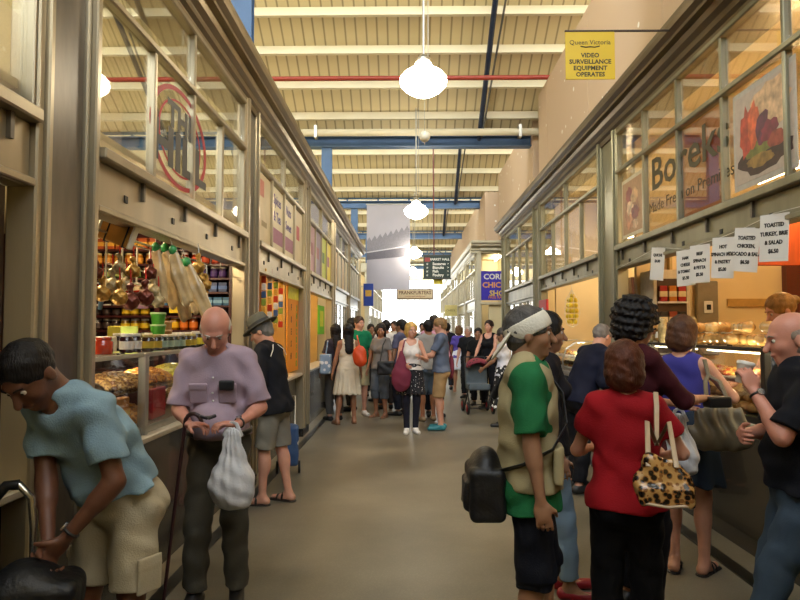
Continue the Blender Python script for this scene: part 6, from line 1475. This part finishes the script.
# dark green directory sign
p = P(437, 267, 17); e = empty('directory_sign', tuple(p), 0, 'dark green hanging directory sign on a thin red rod', 'sign')
MB().bbox(-.36, .36, -.03, .03, -.3, .3, .006).build('board', hexm('#182a22', .5), e); MB().bbox(-.38, .38, -.035, .035, .29, .33, .004).bbox(-.38, .38, -.035, .035, -.33, -.29, .004).build('edge_rail', hexm('#3a3a34'), e)
lt = hexm('#d8d4c4', .6)
textmesh('MARKET HALL', .085, Sf(.06, .2, -.032), lt, 'lettering', e, bold=.002)
MB().bbox(-.33, -.18, -.034, -.03, .14, .25, .001).build('red_patch', hexm('#8a2a24'), e)
for j, t_ in enumerate(('Sausages', 'Biscuits', 'Fish', 'Poultry')):
    textmesh(t_, .1, Sf(-.12, .08 - j * .1, -.032), lt, 'lettering', e, 'LEFT', bold=.003); textmesh('>', .09, Sf(.29, .08 - j * .1, -.032), lt, 'arrow', e); textmesh('#', .08, Sf(-.26, .08 - j * .1, -.032), lt, 'pictogram', e)
rodm = mat('dull_red_rod', '#6f3a34', .5)
MB().tube([(-.08, 0, .33), (-.1, 0, 4.7)], .018, 8).build('rod', rodm, e); MB().tube([(-.25, 0, .32), (-.05, 0, .5), (.2, 0, .32)], .01, 6).build('hanger', hexm('#3a3a34'), e)
p = P(438, 281, 17.05); e = empty('yellow_card', (p.x, p.y, p.z), 0, 'small yellow card hanging under the dark green directory sign', 'sign'); MB().bbox(-.12, .12, -.005, .005, -.09, .09, .002).build('card', hexm('#d9c43a', .6), e); MB().tube([(0, 0, .09), (0, 0, .12)], .004, 5).build('tie', steel, e)
# wooden sign
p = P(415, 294, 23); e = empty('timber_sign', tuple(p), 0, 'wide cream and brown hanging sign reading FRANKFURTERS far down the aisle', 'sign')
MB().bbox(-.66, .66, -.03, .03, -.19, .19, .01).build('frame', hexm('#6a4a2c'), e); MB().bbox(-.62, .62, -.036, -.03, -.155, .155, .002).build('panel', hexm('#cdb893', .6), e)
textmesh('FRANKFURTERS', .17, Sf(0, .04, -.038), hexm('#5a3420'), 'lettering', e, bold=.003, sx=.95); textmesh('continental smallgoods', .08, Sf(0, -.09, -.038), hexm('#8a4a2c'), 'lettering', e)
MB().tube([(-.5, 0, .19), (-.5, 0, 5.7)], .006, 5).tube([(.5, 0, .19), (.5, 0, 5.7)], .006, 5).build('chain', steel, e)
# picture banner: pale, with a dark row of market roofs
p0 = P(367, 205, 20.6); p1 = P(410, 290, 20.6); cx_, cz_ = (p0.x + p1.x) / 2, (p0.z + p1.z) / 2; wB, hB = abs(p1.x - p0.x) / 2, abs(p0.z - p1.z) / 2
e = empty('picture_banner', (cx_, 20.5, cz_), 0, 'large pale grey hanging banner with an old photograph of a long gabled market building', 'banner')
MB().bbox(-wB, wB, -.004, .004, -hB, hB, .002).build('cloth', mat('pale_grey_banner', '#b4b0ba', .7, 0, .05, 1.5), e)
g1, g2 = hexm('#8a8790', .7), hexm('#6f6c76', .7)
q = MB(); nb_ = 8; z0 = .1
pts_ = [(-wB, z0 - .35)]
for k in range(nb_):
    xa, xb = -wB + 2 * wB * k / nb_, -wB + 2 * wB * (k + 1) / nb_; zz = .2 + .42 * k / nb_
    pts_ += [(xa + .01, zz), ((xa + xb) / 2, zz + .12), (xb - .02, zz)]
pts_ += [(wB, z0 - .15)]
q.prism(pts_, -.0075, -.005); q.build('gabled_roofs', g1, e)
MB().prism([(-wB, -.42), (-wB, -.2), (wB, .02), (wB, -.3)], -.0085, -.0062).build('arcade', g2, e)
MB().prism([(-wB, -.2), (-wB, -.16), (wB, .06), (wB, .02)], -.0092, -.0065).build('verandah_edge', hexm('#cfccd4', .7), e)
MB().tube([(-wB - .03, 0, hB), (wB + .03, 0, hB)], .025, 8).tube([(-wB * .7, 0, hB), (-wB * .7, 0, LOWH - .3 - cz_)], .008, 5).tube([(wB * .7, 0, hB), (wB * .7, 0, LOWH - .3 - cz_)], .008, 5).build('top_pole', steel, e)
# blue sign on the end of the far right block, and a small blue one on the left
e = empty('poultry_sign', (XR2 + .5, 18.42, 2.85), 0, 'violet blue sign reading CORNER CHICKEN SHOP on the end of the far right block', 'sign')
MB().bbox(-.42, .6, -.02, .02, -.42, .42, .006).build('board', hexm('#3424a0', .5), e)
for j, (t_, c_) in enumerate((('CORNER', '#d9d4c4'), ('CHICKEN', '#d9963a'), ('SHOP', '#d9b83a'))): textmesh(t_, .22, Sf(.09, .25 - j * .24, -.022), hexm(c_, .5), 'lettering', e, bold=.006)
textmesh('FREE RANGE', .11, Sf(.09, -.34, -.022), hexm('#c4783a', .5), 'lettering', e, bold=.002)
q = MB().bbox(XR2 + .05, XR2 + 1.3, 18.4, 18.46, 3.86, 3.95, .01).bbox(XR2 + .05, XR2 + 1.3, 18.4, 18.46, 2.3, 2.38, .01); q.bbox(XR2 + 1.25, XR2 + 1.32, 18.4, 18.46, 0, 3.9, .01)
struct(q, 'trim_8', steel_f)
struct(MB().box(XR2 + .55, XR2 + 1.25, 18.42, 18.43, 2.38, 3.86), 'window_20', glass)
struct(MB().prism([(18.5 - a, z) for a, z in CORN], XR2 - .2, 6.6, axis='x'), 'trim_cornice_end', steel_f)
p = P(364, 295, 21.4); e = empty('blue_sign', (XL + .3, 20.5, 2.7), 0, 'small blue upright sign with a yellow and red mark beyond the left row', 'sign'); MB().bbox(-.16, .16, -.02, .02, -.36, .36, .006).build('board', hexm('#1f3f9a', .5), e); MB().bbox(-.1, .1, -.025, -.02, -.05, .15, .003).build('yellow_patch', hexm('#d9a83a'), e); MB().bbox(-.3, -.16, -.02, .02, .25, .29, .004).build('arm', steel, e)
e = empty('small_yellow_sign', (XR2 - .25, 26.0, 2.35), 0, 'small cream yellow projecting sign along the far right block', 'sign'); MB().bbox(-.3, .2, -.02, .02, -.22, .22, .006).build('board', hexm('#cfc07a', .6), e); textmesh('CHEESE', .11, Sf(-.05, .0, -.022), hexm('#6a5a2a', .5), 'lettering', e)
